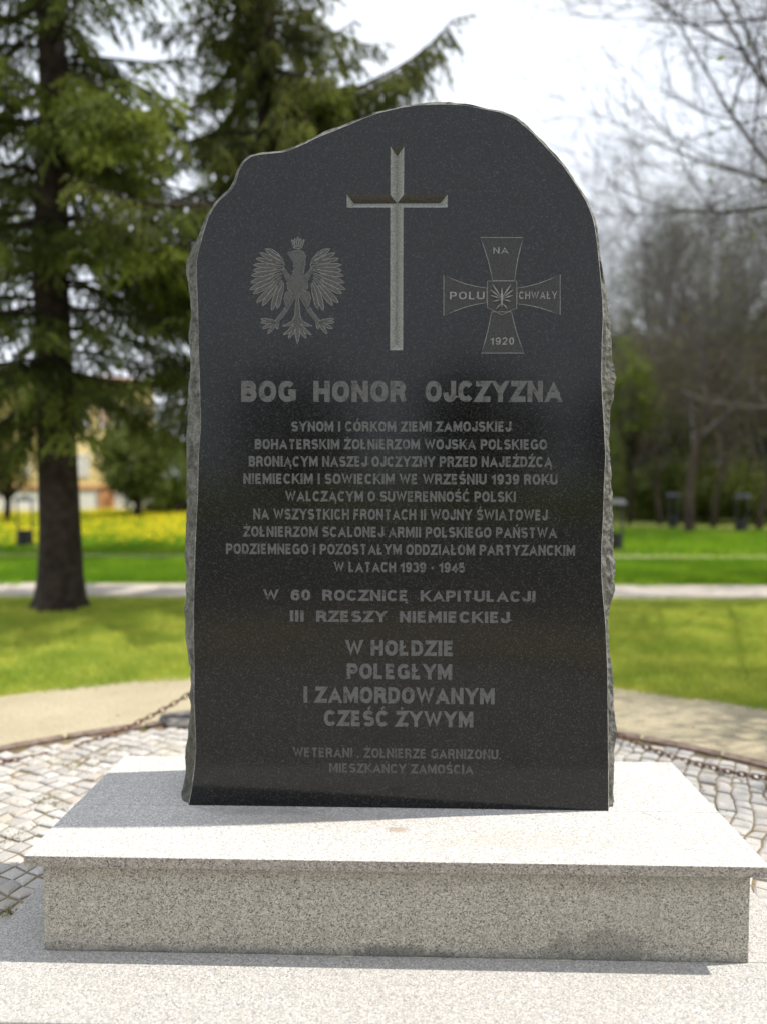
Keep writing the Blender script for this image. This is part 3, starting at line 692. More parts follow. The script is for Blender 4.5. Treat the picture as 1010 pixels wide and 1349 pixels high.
# ------------------------------------------------------------------ chain and its posts
def link_m():
    n = 14; pts = []
    for k in range(n):
        t = 2*math.pi*k/n; x, y = math.cos(t), math.sin(t); pts.append((x*.013 + (.014 if x > 0 else -.014), y*.0125, 0))
    m_ = MB(); m_.tube(pts, 0.0046, 6, 0, True); o = m_.build('link', M_RUST, None, True); me = o.data; bpy.data.objects.remove(o); return me
LINK = link_m()
def chain(name, pts, label):
    pts = [Vector(p) for p in pts]; root = tag(empty(name, pts[0]), label, 'chain', 'chains hung round the monument')
    # Catmull-Rom walk
    fine = []
    for i in range(len(pts)-1):
        p0 = pts[max(0, i-1)]; p1, p2 = pts[i], pts[i+1]; p3 = pts[min(len(pts)-1, i+2)]
        for k in range(60):
            t = k/60; fine.append(.5*((2*p1)+(-p0+p2)*t+(2*p0-5*p1+4*p2-p3)*t*t+(-p0+3*p1-3*p2+p3)*t**3))
    acc = 0; last = fine[0]; k = 0; step = .041
    for a, b in zip(fine, fine[1:]):
        acc += (b-a).length
        if acc >= step:
            acc -= step; d = (b-a).normalized(); o = bpy.data.objects.new('link', LINK); COL.objects.link(o); o.parent = root
            q = d.to_track_quat('X', 'Z').to_matrix().to_4x4() @ Matrix.Rotation(R(45 if k % 2 else -45)+random.uniform(-.2, .2), 4, 'X')
            o.matrix_local = Matrix.Translation(b-pts[0]) @ q; k += 1
    return root
def post(loc, label):
    root = tag(empty('chain_post', loc), label, 'post', 'posts carrying the chain')
    b = MB(); v = []
    for z, s in ((-.06, 1.0), (.012, 1.0), (.03, .90)):
        for k in range(12):
            t = 2*math.pi*k/12; s2 = s*(1+.13*math.sin(3*t+1)+.06*math.sin(5*t)); v.append((.34*s2*math.cos(t), .17*s2*math.sin(t), z+(.008*math.sin(2*t) if z > 0 else 0)))
    b.add(v, [(i*12+k, i*12+(k+1) % 12, i*12+12+(k+1) % 12, i*12+12+k) for i in range(2) for k in range(12)] + [tuple(24+k for k in range(12))])
    b.build('foot_stone', M_POST, root)
    MB().tube([(0,0,.03), (0,0,.30), (0,0,.44), (0,0,.47)], [.055,.05,.045,.02], 10).build('pillar', M_POST, root, True)
    MB().tube([(.045*math.cos(t)*.5, .05, .40+.022*math.sin(t)) for t in [k*math.pi/5 for k in range(10)]], .006, 5, 0, True).build('ring', M_RUST, root)
    return root
A0 = at_depth(-70, 1000, 4.0); A1 = at_depth(0, 1003, 4.2); A2 = at_depth(60, 994, 4.4); A3 = at_depth(125, 975, 4.6); A4 = at_depth(190, 948, 4.8); A5 = at_depth(250, 914, 4.98); A6 = at_depth(300, 876, 5.08)
chain('iron_chain', [at_depth(-250, 950, 3.5), at_depth(-150, 988, 3.75), A0, A1, A2, A3, A4, A5, A6], 'rusty iron chain sagging left of the stone above the pale setts')
pl = post((-1.14, 5.0, GZ), 'low granite chain post on a flat foot stone behind the memorial stone at left')
post((at_depth(-250, 950, 3.5).x, 3.45, GZ), 'low granite chain post left of the view')
B = [at_depth(730, 905, 4.85), at_depth(770, 940, 4.75), at_depth(812, 966, 4.62), at_depth(870, 992, 4.4), at_depth(940, 1012, 4.15), at_depth(1010, 1025, 3.9), at_depth(1110, 1030, 3.6), at_depth(1230, 980, 3.25)]
chain('iron_chain', B, 'rusty iron chain sagging right of the stone in front of the sand path')
post((B[0].x-.02, 4.9, GZ), 'low granite chain post hidden behind the right half of the stone')
post((B[-1].x, 3.2, GZ), 'low granite chain post right of the view')

# ------------------------------------------------------------------ litter bins
def bin_(loc, rz, label):
    root = tag(empty('litter_bin', loc, rz), label, 'litter bin', 'roofed litter bins by the paths')
    MB().box(-.26,.26,-.2,.2,-.03,.02).build('base_slab', M_KERB, root)
    for s in (-1, 1): MB().box(s*.16-.015, s*.16+.015, -.02, .02, .02, 1.06).build('post', M_METAL, root)
    r_ = MB(); r_.add([(-.2,-.16,1.04),(.2,-.16,1.04),(.2,.16,1.04),(-.2,.16,1.04),(-.16,-.1,1.13),(.16,-.1,1.13),(.16,.1,1.13),(-.16,.1,1.13)], [(0,3,2,1),(4,5,6,7),(0,1,5,4),(1,2,6,5),(2,3,7,6),(3,0,4,7)])
    r_.build('roof', M_ROOF, root)
    m_ = MB(); n = 12; v = []
    for z, r in ((.06,.13), (.40,.165), (.40,.145), (.10,.12)):
        for k in range(n): t = 2*math.pi*k/n; v.append((r*math.cos(t), r*math.sin(t), z))
    m_.add(v, [(i*n+k, i*n+(k+1) % n, i*n+n+(k+1) % n, i*n+n+k) for i in range(3) for k in range(n)]+[tuple(range(n-1,-1,-1)), tuple(3*n+k for k in range(n))])
    m_.build('bucket', M_METAL, root); return root
c1 = on_level(33, 722, GZ); bin_((c1.x, c1.y, GZ), .1, 'dark roofed litter bin standing left of the thick spruce trunk')
c1 = on_level(809, 727, GZ); bin_((c1.x, c1.y, GZ), .1, 'dark roofed litter bin half hidden by the right edge of the stone')
c1 = on_level(976, 702, GZ); bin_((c1.x, c1.y, GZ), -.2, 'grey roofed litter bin under the trees near the right border')
c1 = on_level(886, 697, GZ); bin_((c1.x, c1.y, GZ), .4, 'dark roofed litter bin in the shade just left of the slim tree trunk')

# ------------------------------------------------------------------ grass and flowers
def norm_(a): return a/np.maximum(np.linalg.norm(a, axis=-1, keepdims=True), 1e-9)
def scatter(n, x0, x1, y0, y1, keep=None):
    p = np.column_stack([rng.uniform(x0, x1, n), rng.uniform(y0, y1, n)])
    k = (np.abs(p[:,0]) < p[:,1]*.56+1.0)
    k &= np.hypot(p[:,0]-CO[0], p[:,1]-CO[1]) > RO+.02
    px = p[:,0]/p[:,1]; k &= ~((px > -.235) & (px < .27))          # nothing to see behind the stone
    return p[k]
p = scatter(330000, -7.5, 7.5, 5.0, 10.2); tag(blades('near_lawn', p, .055, .0042, M_GRASS, .8), 'short sunlit lawn grass behind the sand path', 'grass')
p = scatter(200000, -11, 11, 11.75, 15.2); tag(blades('middle_lawn', p, .09, .008, M_GRASS2, .6), 'green grass strip between the gravel path and the narrow far path', 'grass')
p = scatter(260000, -24, 24, 16.1, 38); p = p[(p[:,0] < 0) | (p[:,1] < 25.4-.28*p[:,0]+1.0)]
tag(blades('meadow', p, .13, .02, M_GRASS2, .5), 'taller grass of the far meadow', 'grass')
def tufts(name, nt, per, x0, x1, y0, y1, sp, h, w_, mt_, lab):
    c_ = scatter(nt, x0, x1, y0, y1); q = np.repeat(c_, per, 0) + rng.normal(0, sp, (len(c_)*per, 2)); q = q[np.hypot(q[:,0]-CO[0], q[:,1]-CO[1]) > RO-.05]
    tag(blades(name, q, h, w_, mt_, .7), lab, 'grass')
tufts('tall_tufts', 600, 45, -7, 7, 4.8, 10.0, .08, .075, .005, M_GRASS, 'taller darker tufts in the near lawn')
tufts('tall_tufts', 300, 50, -11, 11, 11.4, 14.9, .12, .12, .009, M_GRASS2, 'taller tufts in the middle lawn strip')
th = rng.uniform(.15*math.pi, .85*math.pi, 9000); rr_ = RO + .02 - np.abs(rng.normal(0, .05, 9000)) + .02*np.sin(th*40)
tag(blades('path_edge_grass', np.column_stack([CO[0]+rr_*np.cos(th), CO[1]+rr_*np.sin(th)]), .045, .0045, M_GRASS, 1.0), 'ragged grass creeping over the outer edge of the sand path', 'grass')
# withered leaves and bud scales blown over the sand and setts
k_ = 700; th = rng.uniform(.12*math.pi, .88*math.pi, k_); rr_ = np.sqrt(rng.uniform(1.9**2, (RO-.05)**2, k_)); P = np.column_stack([CI[0]+rr_*np.cos(th), 1.7+rr_*np.sin(th), np.full(k_, GZ+.006)])
lc = np.column_stack([P[:,0]-.03, P[:,1]-2.5]); P = P[(np.abs(lc[:,0]) > 1.42) | (lc[:,1] > 1.1)]; k_ = len(P); a_ = norm_(rng.normal(0, 1, (k_, 3))*np.array([1, 1, .25])); b_ = norm_(np.cross(a_, [0, 0, 1.0])+rng.normal(0, .2, (k_, 3))); s_ = rng.uniform(.005, .013, (k_, 1))
V = np.empty((k_*4, 3)); V[0::4] = P-a_*s_; V[1::4] = P-b_*s_*.5; V[2::4] = P+a_*s_; V[3::4] = P+b_*s_*.5
tag(np_mesh('withered_leaves', V, np.arange(k_*4).reshape(-1, 4), M_KERB), 'small withered brown leaves scattered on the sand path and setts', 'leaves', kind='stuff')
n = 26000; p = scatter(n, -26, -3, 16.4, 38); dens = np.clip((p[:,1]-16)/5, .05, 1)*.9; p = p[rng.uniform(0, 1, len(p)) < dens*(.25+.75*(np.sin(p[:,0]*1.9+np.sin(p[:,1]*.8)*2)*np.sin(p[:,1]*1.3+1) > -.25))]
n = len(p); Pz = GZ+rng.uniform(.09, .17, n); s = rng.uniform(.02, .034, n)
oct_ = np.array([(1,0,0),(0,1,0),(-1,0,0),(0,-1,0),(0,0,.75),(0,0,-.5)]); of = np.array([(0,1,4),(1,2,4),(2,3,4),(3,0,4),(1,0,5),(2,1,5),(3,2,5),(0,3,5)])
V = (oct_[None]*s[:,None,None] + np.column_stack([p, Pz])[:,None,:]).reshape(-1, 3); F = (of[None] + (np.arange(n)*6)[:,None,None]).reshape(-1, 3)
tag(np_mesh('dandelions', V, F, M_DAND), 'yellow dandelion heads all over the left meadow', 'flowers', kind='stuff')

# ------------------------------------------------------------------ trees
def norm(a): return a/np.maximum(np.linalg.norm(a, axis=-1, keepdims=True), 1e-9)
def needles(P, D, n, ln, wd):
    """P: (m,3) seg starts, D: (m,3) seg vectors; n needles per segment"""
    m = len(P); P = np.repeat(P, n, 0); D = np.repeat(D, n, 0); k = len(P)
    t = rng.uniform(0, 1, (k, 1)); rnd = norm(rng.normal(0, 1, (k, 3))); d = norm(D); perp = norm(rnd - (rnd*d).sum(1, keepdims=True)*d)
    dr = norm(d*.75 + perp*.75 + np.array([0, 0, -.1])); w = norm(np.cross(dr, norm(rng.normal(0, 1, (k, 3)))))
    return tris_at(P + D*t, dr*(ln*rng.uniform(.6, 1.2, (k, 1))), w, wd*rng.uniform(.7, 1.2, k))
def spruce(name, loc, H, r0, zlow, Lmax, seed, label, mat, extra=(), droop=.35, skip=.25, step=.34, hang=.3, dens=15, nb=7, fill=0, fz=(5, 8)):
    rs = np.random.default_rng(seed); rr = random.Random(seed)
    root = tag(empty(name, loc), label, 'tree', 'spruces on the lawn')
    tr = MB(); zs = [-.1, 0, .12, .35, .9, 2, 4, 6, 8, H*.8, H]
    rad = [r0*1.42, r0*1.28, r0*1.13, r0*1.05, r0*.97, r0*.9, r0*.8, r0*.68, r0*.5, r0*.2, .02]
    tr.tube([(.03*math.sin(z*1.3), .03*math.cos(z), z) for z in zs], rad, 18); o = tr.build('trunk', M_BARK, root, True)
    for v in o.data.vertices:
        a = math.atan2(v.co.y, v.co.x); 
        if v.co.z < .5: k = 1+.16*math.sin(5*a+seed)*(1-max(0, v.co.z)/.5); v.co.x *= k; v.co.y *= k
    segs = {0: [], 1: [], 2: []}; br = []
    def branch(z0, az, Ln, e0, dr, up, fresh=0, dense=1.0):  # fresh flags boughs that get the painted sunlit needle colour
        p = np.array([0, 0, z0], float); pts = [p.copy()]; n = 12; a = az
        for i in range(n):
            t = i/n; e = e0 - dr*math.sin(math.pi*min(1, t*1.15)) + up*max(0, t-.6)*2.2
            a += rs.normal(0, .05); d = np.array([math.cos(a)*math.cos(e), math.sin(a)*math.cos(e), math.sin(e)]); p = p + d*Ln/n; pts.append(p.copy())
        br.append((pts, [max(.004, .034*(Ln/3)*(1-i/n)**.8+.004) for i in range(n+1)]))
        pts = np.array(pts); m = max(6, int(Ln/.085*dense)); 
        for q in range(m):
            t = .14+.86*(q+rs.uniform(0, 1))/m; i = min(n-1, int(t*n)); fr = t*n-i; b = pts[i]*(1-fr)+pts[i+1]*fr; bdv = norm(pts[i+1]-pts[i])
            side = np.cross(bdv, [0, 0, 1.0]); side = norm(side)*(1 if q % 2 else -1)
            tl_ = (.20+.68*math.sin(math.pi*min(1, .12+t*.85))**.8)*rs.uniform(.45, 1.15)*min(1, Ln/2.2)
            if t > .93: side = side*.3
            d = norm(bdv*rs.uniform(.45, .9) + side*rs.uniform(.5, 1.0) + np.array([0, 0, -hang*rs.uniform(.3, 1.6)]))
            x = b.copy(); k = max(2, int(tl_/.075)); 
            hi = z0 > 8.3; key = 2 if hi else fresh
            tw = [x.copy()]
            for u in range(k):
                d = norm(d+np.array([0, 0, -.05-hang*.16])+rs.normal(0, .07, 3)); st = tl_/k; segs[key].append((x, d*st)); 
                if rs.uniform() < (.45 if hi else .85) and u < k-1:
                    s2 = norm(d*.6+norm(np.cross(d, [0, 0, 1.0]))*(1 if u % 2 else -1)*.8+np.array([0, 0, -hang*.8])); l2 = tl_*.38*(1-u/k)+.05
                    segs[key].append((x, s2*l2)); 
                    if l2 > .12 and not hi: segs[key].append((x+s2*l2*.5, norm(s2+np.array([0, 0, -.5]))*l2*.6))
                x = x+d*st; tw.append(x.copy())
            if not hi: br.append((tw, [.0055]*len(tw)))
    z = zlow
    while z < H-.3:
        f = z/H; Lm = Lmax*(1-f)**.75*(.55+.45*min(1, (z-zlow)/1.5+.3))
        for k in range(nb):
            if rr.random() < skip: continue
            branch(z+rr.uniform(-.15, .15), k*2*math.pi/nb+z*1.9+rr.uniform(-.4, .4), Lm*rr.uniform(.6, 1.1), .18*f+rr.uniform(-.05, .15), droop*rr.uniform(.6, 1.3), rr.uniform(.1, .45), 0)
        z += step*rr.uniform(.8, 1.25)
    for e in extra: branch(*e)
    for k in range(fill): branch(rr.uniform(*fz), rr.uniform(-math.pi, math.pi) if k % 3 else rr.uniform(-2.2, -.2), rr.uniform(.9, 1.6), rr.uniform(-.1, .3), rr.uniform(.4, .8), 0, 1 if k % 9 == 0 else 0, 1.8)
    lim = MB()
    for pts, rad in br: lim.tube(pts, rad, 5 if rad[0] > .012 else 3)
    tag(lim.build('limbs', M_BARK, root, True), kind='stuff')
    for key, nm, mt_ in ((0, 'needle_foliage', mat), (1, 'sunlit_needle_foliage', M_NEEDLIT), (2, 'upper_foliage', mat)):
        if not segs[key]: continue
        S = np.array([s[0] for s in segs[key]]); D = np.array([s[1] for s in segs[key]])
        V, F = needles(S, D, dens if key != 2 else 6, 0.042 if key != 2 else .09, .0088 if key != 2 else .02)
        tag(np_mesh(nm, V, F, mt_, root), kind='stuff')
    return root
def gx0(px, y): return at_depth(px, 640, y).x
b1 = on_level(68, 806, GZ)
SP1 = spruce('spruce_tree', (b1.x, b1.y+.2, GZ), 14.5, .245, 2.75, 3.5, 11, 'thick trunked spruce on the left lawn near the photo border', M_NEED,
       extra=[(6.2, -.62, 2.5, -.1, .55, .2, 1, 1.5), (6.0, -.75, 2.3, -.15, .6, .1, 1, 1.3), (4.6, -.35, 2.3, -.05, .5, .2, 1, 1.1), (3.4, -1.3, 1.7, .0, .5, .2, 0, 1.1), (3.5, -.3, 2.2, .12, .35, .3, 0, 1), (2.9, 3.0, 1.6, -.1, .5, .2, 0, 1), (2.5, -2.6, 1.5, -.15, .6, .1, 0, 1.3), (2.35, -1.9, 1.1, -.2, .6, .1, 0, 1.3), (2.6, 2.6, 1.9, -.15, .6, .1, 0, 1.2), (2.6, -1.0, 1.5, -.1, .6, .1, 1, 1.3), (2.2, -2.9, 1.2, -.3, .5, .1, 0, 1.3), (3.6, 3.6, 1.8, -.1, .5, .2, 0, 1)], fill=12, fz=(4.2, 8.0))
b2 = Vector((gx0(352, 10.0), 10.0, GZ))
spruce('spruce_tree', (b2.x, b2.y, GZ), 14.5, .20, 2.7, 2.7, 5, 'spruce with hanging boughs rising behind the top left shoulder of the stone', M_NEED2,
       extra=[(5.75, -.2, 2.75, .5, .05, .55, 0, 1.7), (5.7, -.32, 2.3, .42, .12, .5, 0, 1.7), (5.6, -.05, 2.0, .35, .1, .5, 0, 1.7), (6.2, -.15, 1.9, .3, .2, .3, 0, 1.7), (5.9, -.1, 1.7, .05, .2, .4, 0, 1.5), (5.45, -.15, 1.45, .1, .25, .3, 0, 1.5), (6.4, -1.0, 1.1, 0, .6, 0, 0, 2), (5.9, -1.5, 1.1, 0, .7, 0, 0, 2), (6.8, -1.4, 1.1, 0, .7, 0, 0, 2), (5.3, -1.3, 1.0, 0, .7, 0, 0, 2), (5.0, -.6, 1.0, 0, .6, 0, 0, 1.8), (7.2, -.7, 1.2, 0, .6, 0, 0, 1.8), (4.4, -2.6, 1.9, -.1, .5, .2, 1, 1.2), (3.3, -2.75, 1.7, .0, .5, .2, 0, 1.3), (4.3, -1.5, 3.4, .0, .3, .1, 0, 1.2), (4.8, -1.9, 3.2, .0, .3, .1, 0, 1.2), (5.2, -1.2, 3.0, .0, .4, .1, 0, 1.2), (4.0, -1.1, 3.0, .0, .3, .1, 0, 1.2)],
       droop=.45, skip=.12, step=.46, hang=.75, nb=6, fill=36, fz=(4.8, 8.6))
sp3 = copy_tree(SP1); sp3.location = (gx0(318, 16.5), 16.5, GZ); sp3.rotation_euler = (0, 0, 2.2); sp3.scale = (.85, .85, .95); sp3['label'] = 'farther spruce filling the gap between the two nearer ones'

def skeleton(seed, H, r0, spread, twigs=5, bend=.25, boughs=()):
    rr = random.Random(seed); out = []; tips = []
    def rv(): return Vector((rr.gauss(0, 1), rr.gauss(0, 1), rr.gauss(0, 1))).normalized()
    def go(p, d, r, Ln, lv):
        n = 5 if lv < 2 else 3; pts = [p.copy()]; rad = [r]
        for i in range(n):
            d = (d + rv()*bend*.5 + Vector((0, 0, .06 if lv > 0 else 0))).normalized(); p = p + d*Ln/n; pts.append(p.copy()); rad.append(r*(1-.55*(i+1)/n))
        out.append((pts, rad))
        if lv >= twigs: tips.append(p); return
        k = {0: 7, 1: 5, 2: 4, 3: 4}.get(lv, 3)
        for c_ in range(k):
            t = (.35 if lv == 0 else .25) + (1-(.35 if lv == 0 else .25))*(c_+rr.random())/k; i = min(n-1, int(t*n)); q = pts[i].lerp(pts[i+1], t*n-i)
            side = (rv() - d*0); side = (side - d*side.dot(d)).normalized(); a = spread*rr.uniform(.6, 1.2)
            nd = (d*math.cos(a) + side*math.sin(a)).normalized()
            go(q, nd, max(.0055, rad[i]*rr.uniform(.4, .6)), Ln*rr.uniform(.45, .68)*(1.15 if lv == 0 else 1), lv+1)
        go(p, d, max(.006, rad[-1]*.9), Ln*.55, lv+1)
    go(Vector((0, 0, -.1)), Vector((0, 0, 1)), r0, H*.52, 0)
    for p_, q_, r_ in boughs: go(Vector(p_), (Vector(q_)-Vector(p_)).normalized(), r_, (Vector(q_)-Vector(p_)).length, 1)
    return out, tips
def leaves_at(name, C, n, spreadr, size, mat, parent):
    C = np.asarray(C, float); C = np.repeat(C, n, 0); k = len(C); P = C + rng.normal(0, spreadr, (k, 3)); a = norm(rng.normal(0, 1, (k, 3))); b = norm(np.cross(a, norm(rng.normal(0, 1, (k, 3)))))
    s = size*rng.uniform(.6, 1.3, (k, 1)); V = np.empty((k*4, 3)); V[0::4] = P-a*s; V[1::4] = P-b*s*.55; V[2::4] = P+a*s; V[3::4] = P+b*s*.55
    return tag(np_mesh(name, V, np.arange(k*4).reshape(-1, 4), mat, parent), kind='stuff')
def bare_tree(loc, seed, H, r0, spread, label, leafmat=None, nl=2, twigs=4, boughs=()):
    root = tag(empty('bare_tree', loc), label, 'tree'); out, tips = skeleton(seed, H, r0, spread, twigs, boughs=boughs)
    MB().tube(out[0][0], [out[0][1][0]*1.25]+out[0][1][1:], 10).build('trunk', M_TRUNK, root, True)
    m_ = MB()
    for pts, rad in out[1:]: m_.tube(pts, rad, 6 if rad[0] > .05 else (4 if rad[0] > .015 else 3))
    tag(m_.build('branches', M_TWIG, root, True), kind='stuff')
    if leafmat: leaves_at('opening_leaves', [tuple(t) for t in tips], nl, .18, .05, leafmat, root)
    return root
def gx(px, y): return at_depth(px, 640, y).x
grp = 'bare trees of the park on the right'
T1 = bare_tree((gx(909, 22.6), 22.6, GZ), 3, 11.5, .13, .75, 'slim bare tree with a thin brown trunk on the right lawn', None, 1, 5)
T2 = bare_tree((gx(845, 31), 31, GZ), 8, 13, .22, .8, 'bare tree with budding crown farther back beside the stone', M_BUSHL, 1, 5)
for src, px, y, s, rz, lab in ((T1, 1000, 28, 1.15, 2.1, 'bare tree rising behind the far right litter bin'), (T2, 945, 36, 1.1, 1.2, 'bare tree deep in the park between the two right bins'),
    (T1, 800, 40, 1.25, 4.0, 'farthest bare tree, its crown showing just right of the stone'), (T2, 1120, 26, 1.0, 3.3, 'bare tree whose crown enters from the right border'), (T1, 1180, 33, 1.2, .8, 'bare tree beyond the right border'), (T2, 890, 46, 1.2, 5.0, 'pale distant bare tree at the back of the park'), (T1, 960, 42, 1.45, 1.9, 'tallest bare tree of the distant row')):
    c_ = copy_tree(src); c_.location = (gx(px, y), y, GZ); c_.scale = (s, s, s); c_.rotation_euler = (0, 0, rz); c_['label'] = lab
NB_ = bare_tree((8.2, 10.2, GZ), 21, 11.5, .24, .85, 'big bare tree at the right whose dark boughs reach into the upper right corner', None, twigs=5, boughs=[((0,0,3.4), (-3.6,-.6,3.9), .09), ((0,0,4.6), (-2.6,.3,5.7), .07), ((0,0,5.6), (-2.7,-.3,7.6), .08)])
NT2 = copy_tree(T2); NT2.location = (8.0, 4.9, GZ); NT2.scale = (.72,)*3; NT2.rotation_euler = (0, 0, 1.0); NT2['label'] = 'budding tree beside the sett paving, just outside the right border'
TS = bare_tree((gx(870, 27), 27, GZ), 33, 6.5, .09, .9, 'low brown bare tree left of the slim trunk', M_BUSHY, 1)
for px, y, s, rz, lab in ((940, 25.5, 1.0, 1.1, 'low brown bare tree right of the slim trunk'), (1000, 24.5, 1.05, 2.4, 'low brown bare tree behind the far right bin'), (835, 30, 1.1, 3.1, 'low bare tree nearest the right edge of the stone'), (965, 31, 1.2, 4.4, 'low bare tree in the middle of the thicket'), (905, 33, 1.25, 5.1, 'low bare tree straight behind the slim trunk'), (1035, 29, 1.2, .4, 'low bare tree at the right border')):
    c_ = copy_tree(TS); c_.location = (gx(px, y), y, GZ); c_.scale = (s, s, s); c_.rotation_euler = (0, 0, rz); c_['label'] = lab
for o in list(COL.objects):
    if o.name.startswith('bare_tree'): o['group'] = grp

def leafy(name, loc, seed, cr_, ch, th, mat, label, leaf=.11, nclump=90, per=60, r0=.12):
    rr = np.random.default_rng(seed); root = tag(empty(name, loc), label, 'tree' if th > .7 else 'bush')
    C = norm(rr.normal(0, 1, (nclump, 3)))*rr.uniform(.35, 1.0, (nclump, 1))**.6; C = C*np.array([cr_, cr_, ch/2])*(1+.25*np.sin(C[:,:1]*5+seed)) + np.array([0, 0, th+ch/2]); C[:,2] = np.maximum(C[:,2], .15)
    m_ = MB(); m_.tube([(0,0,-.1), (.05,.02,th*.6+.1), (0,.05,th+ch*.4)], [r0*1.2, r0, r0*.4], 8)
    m_.build('trunk', M_BARK, root, True)
    l_ = MB()
    for q in C[::4]: l_.tube([(0, .02, th*.6+.1), tuple(q*.5+np.array([0, 0, th*.35])), tuple(q)], [r0*.4, r0*.25, .01], 4)
    tag(l_.build('limbs', M_BARK, root, True), kind='stuff')
    leaves_at('foliage', C, per, cr_*.13, leaf, mat, root); return root
S = leafy('round_tree', (gx(180, 30), 30, GZ), 2, 1.55, 3.1, .75, M_BUSHM, 'round dark green bushy tree in front of the yellow house', .10, 110, 70, .16)
S = leafy('spring_bush', (gx(232, 33), 33, GZ), 3, 1.5, 3.0, .3, M_BUSHL, 'pale green bush between the round tree and the stone', .09, 80, 60)
S = leafy('olive_tree', (gx(8, 27), 27, GZ), 4, 1.6, 3.6, 1.0, M_BUSHY, 'yellow green small tree behind the litter bin at the left border', .09, 80, 50)
leafy('young_tree', (gx(829, 27), 27, GZ), 15, 1.15, 3.6, 2.6, M_BUSHL, 'young tree in fresh green leaf just right of the stone', .08, 70, 40, .07)
S = leafy('low_hedge', (gx(228, 34.5), 34.5, GZ), 5, 1.2, .7, .05, M_BUSHD, 'low dark hedge right of the house at the end of the meadow', .08, 50, 60, .05)
D1 = leafy('shade_tree', (gx(985, 38), 38, GZ), 6, 4.0, 7.5, 1.2, M_BUSHD, 'dark leafy tree deep in the park near the right border', .17, 170, 60, .25)
D2 = leafy('shade_bush', (gx(850, 36), 36, GZ), 7, 3.2, 4.6, .5, M_BUSHM, 'dark green thicket right beside the stone in the distance', .15, 150, 60, .15)
S3 = leafy('spring_tree', (gx(822, 44), 44, GZ), 9, 2.6, 6.5, 3.5, M_BUSHL, 'fresh green tree showing just right of the stone', .15, 110, 50, .2)
for src, px, y, s, rz, lab in ((D1, 905, 42, .95, 1.0, 'dark tree behind the slim bare trunk'), (D1, 1070, 34, 1.0, 2.2, 'dark tree at the right border'), (D2, 925, 39, 1.1, 3.0, 'thicket behind the slim bare trunk'),
    (D2, 1010, 36, 1.0, 4.2, 'thicket behind the far right litter bin'), (D1, 790, 50, 1.0, 5.0, 'dark tree far behind the right edge of the stone'), (D2, 800, 46, 1.1, .7, 'thicket far behind the right edge of the stone'), (D1, 960, 55, 1.2, .3, 'farthest dark tree of the park'), (D2, 1090, 41, 1.2, 1.9, 'thicket beyond the right border')):
    c_ = copy_tree(src); c_.location = (gx(px, y), y, GZ); c_.scale = (s, s, s); c_.rotation_euler = (0, 0, rz); c_['label'] = lab
c_ = copy_tree(S3); c_.location = (6.7, 4.4, GZ); c_.scale = (.62,)*3; c_['label'] = 'small fresh green tree beside the setts, just outside the right border'
for px, y, s, rz, lab in ((862, 29.5, .42, .4, 'low shrub left of the slim bare trunk'), (930, 28.5, .40, 2.0, 'low shrub just right of the slim bare trunk'), (1002, 28, .42, 3.3, 'low shrub at the right border behind the far bin'), (905, 31, .46, 4.4, 'low shrub behind the slim bare trunk'), (835, 32, .45, 5.2, 'low shrub nearest the right edge of the stone'), (968, 32, .5, 1.2, 'low shrub behind the far litter bin')):
    c_ = copy_tree(D2); c_.location = (gx(px, y), y, GZ); c_.scale = (s*1.3, s, s); c_.rotation_euler = (0, 0, rz); c_['label'] = lab
# trees beyond the added paving behind the photographer, seen only as reflections in the polished face
WHERE = ('left of the middle', 'just left of the middle', 'in the middle', 'right of the middle', 'far to the right', 'far to the left, nearer', 'farthest to the right, nearer')
for k, (x, y) in enumerate(((-16,-32), (-7,-36), (3,-34), (12,-37), (21,-32), (-27,-26), (30,-24))):
    c_ = copy_tree(D1); c_.location = (x, y, GZ); c_.rotation_euler = (0, 0, k*1.3); c_.scale = (.8,)*3; c_['label'] = 'leafy tree across the added paving behind the photographer, ' + WHERE[k]; c_['group'] = 'trees behind the photographer'

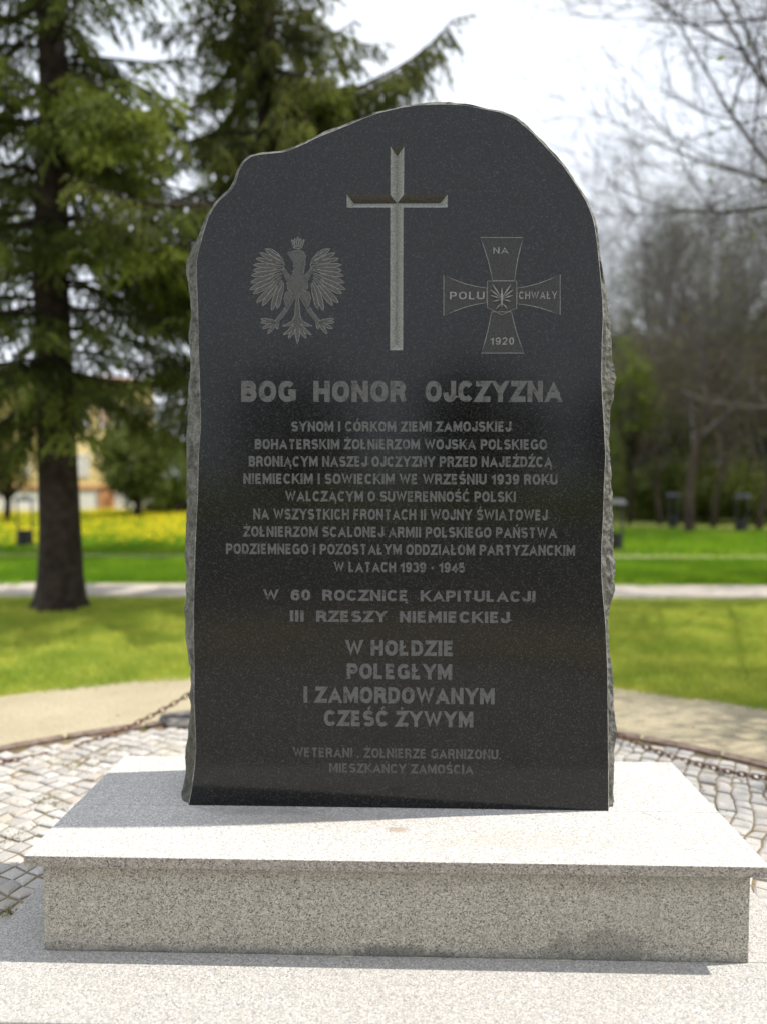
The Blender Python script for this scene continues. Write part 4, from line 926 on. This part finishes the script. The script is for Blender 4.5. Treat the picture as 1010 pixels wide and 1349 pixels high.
# ------------------------------------------------------------------ yellow house at the end of the meadow
M_YEL = mottled('yellow_render', (.70,.53,.23), (.78,.63,.32), .8, bdist=.003)
M_WHT = mottled('white_render', (.66,.62,.57), (.74,.70,.66), .8, bdist=.003)
M_BRN = mottled('brown_shutter', (.30,.13,.05), (.38,.18,.07), 2)
M_ORG = mottled('orange_render', (.50,.22,.10), (.56,.28,.14), 2)
M_GLS, _, _b = new_mat('window_glass', .1, .6); _b.inputs['Base Color'].default_value = (.05,.06,.07,1)
M_TILE = mottled('roof_tiles', (.22,.09,.05), (.30,.13,.08), 3)
HY = 38.0; HR = R(38)
house = tag(empty('yellow_house', (gx(205, HY), HY, GZ), HR), 'yellow rendered house with white ground floor and brown shutters beyond the meadow', 'house')
def hx(px):
    k = gx(px, 1.0); return (k*HY - house.location.x)/(math.cos(HR) - k*math.sin(HR))
def hz(py, u=None): return at_depth(150, py, HY + (u if u is not None else hx(140))*math.sin(HR)).z - GZ
x0h, ztop, zg = hx(-10), hz(498), hz(641)
MB().box(x0h, 0, 0, 9, zg, ztop).build('upper_wall', M_YEL, house)
MB().box(x0h, .02, -.03, 9, 0, zg-.003).build('ground_floor_wall', M_WHT, house)
MB().box(x0h, .05, -.10, -.035, zg-.12, zg+.06).build('cornice', M_ORG, house)
MB().box(hx(129), hx(150), -.12, -.035, 0, zg-.15).build('door_surround', M_ORG, house)
MB().box(hx(136), hx(146), -.16, -.125, 0, zg-.5).build('door', M_BRN, house)
r_ = MB(); r_.add([(x0h-.5,-.5,ztop),(.5,-.5,ztop),(.5,9.5,ztop),(x0h-.5,9.5,ztop),(x0h-.5,4.5,ztop+.7),(.5,4.5,ztop+.7)], [(0,3,2,1),(0,1,5,4),(2,3,4,5),(1,2,5),(3,0,4)]); r_.build('roof', M_TILE, house)
MB().box(hx(153), hx(172), -.05, -.003, hz(576), hz(534)).build('white_panel', M_WHT, house)
def window(xa, xb, ya, yb, shutter=None):
    xa, xb = hx(xa), hx(xb); za, zb = hz(yb, xa), hz(ya, xa)
    w_ = MB(); t = .12
    w_.box(xa, xb, -.06, -.003, za, za+t); w_.box(xa, xb, -.06, -.003, zb-t, zb); w_.box(xa, xa+t, -.06, -.003, za+t, zb-t); w_.box(xb-t, xb, -.06, -.003, za+t, zb-t); w_.box((xa+xb)/2-.04, (xa+xb)/2+.04, -.06, -.003, za+t, zb-t)
    o = w_.build('window', M_WHT, house)
    MB().box(xa+t, xb-t, -.03, -.005, za+t, zb-t).build('pane', M_GLS if not shutter else shutter, o)
window(131, 152, 533, 563, M_BRN)
for a in (0, 22, 60, 100):
    window(a, a+18, 533, 565); window(a, a+18, 598, 628, M_WHT if a in (100,) else None)
window(178, 196, 535, 567); window(178, 196, 598, 628)
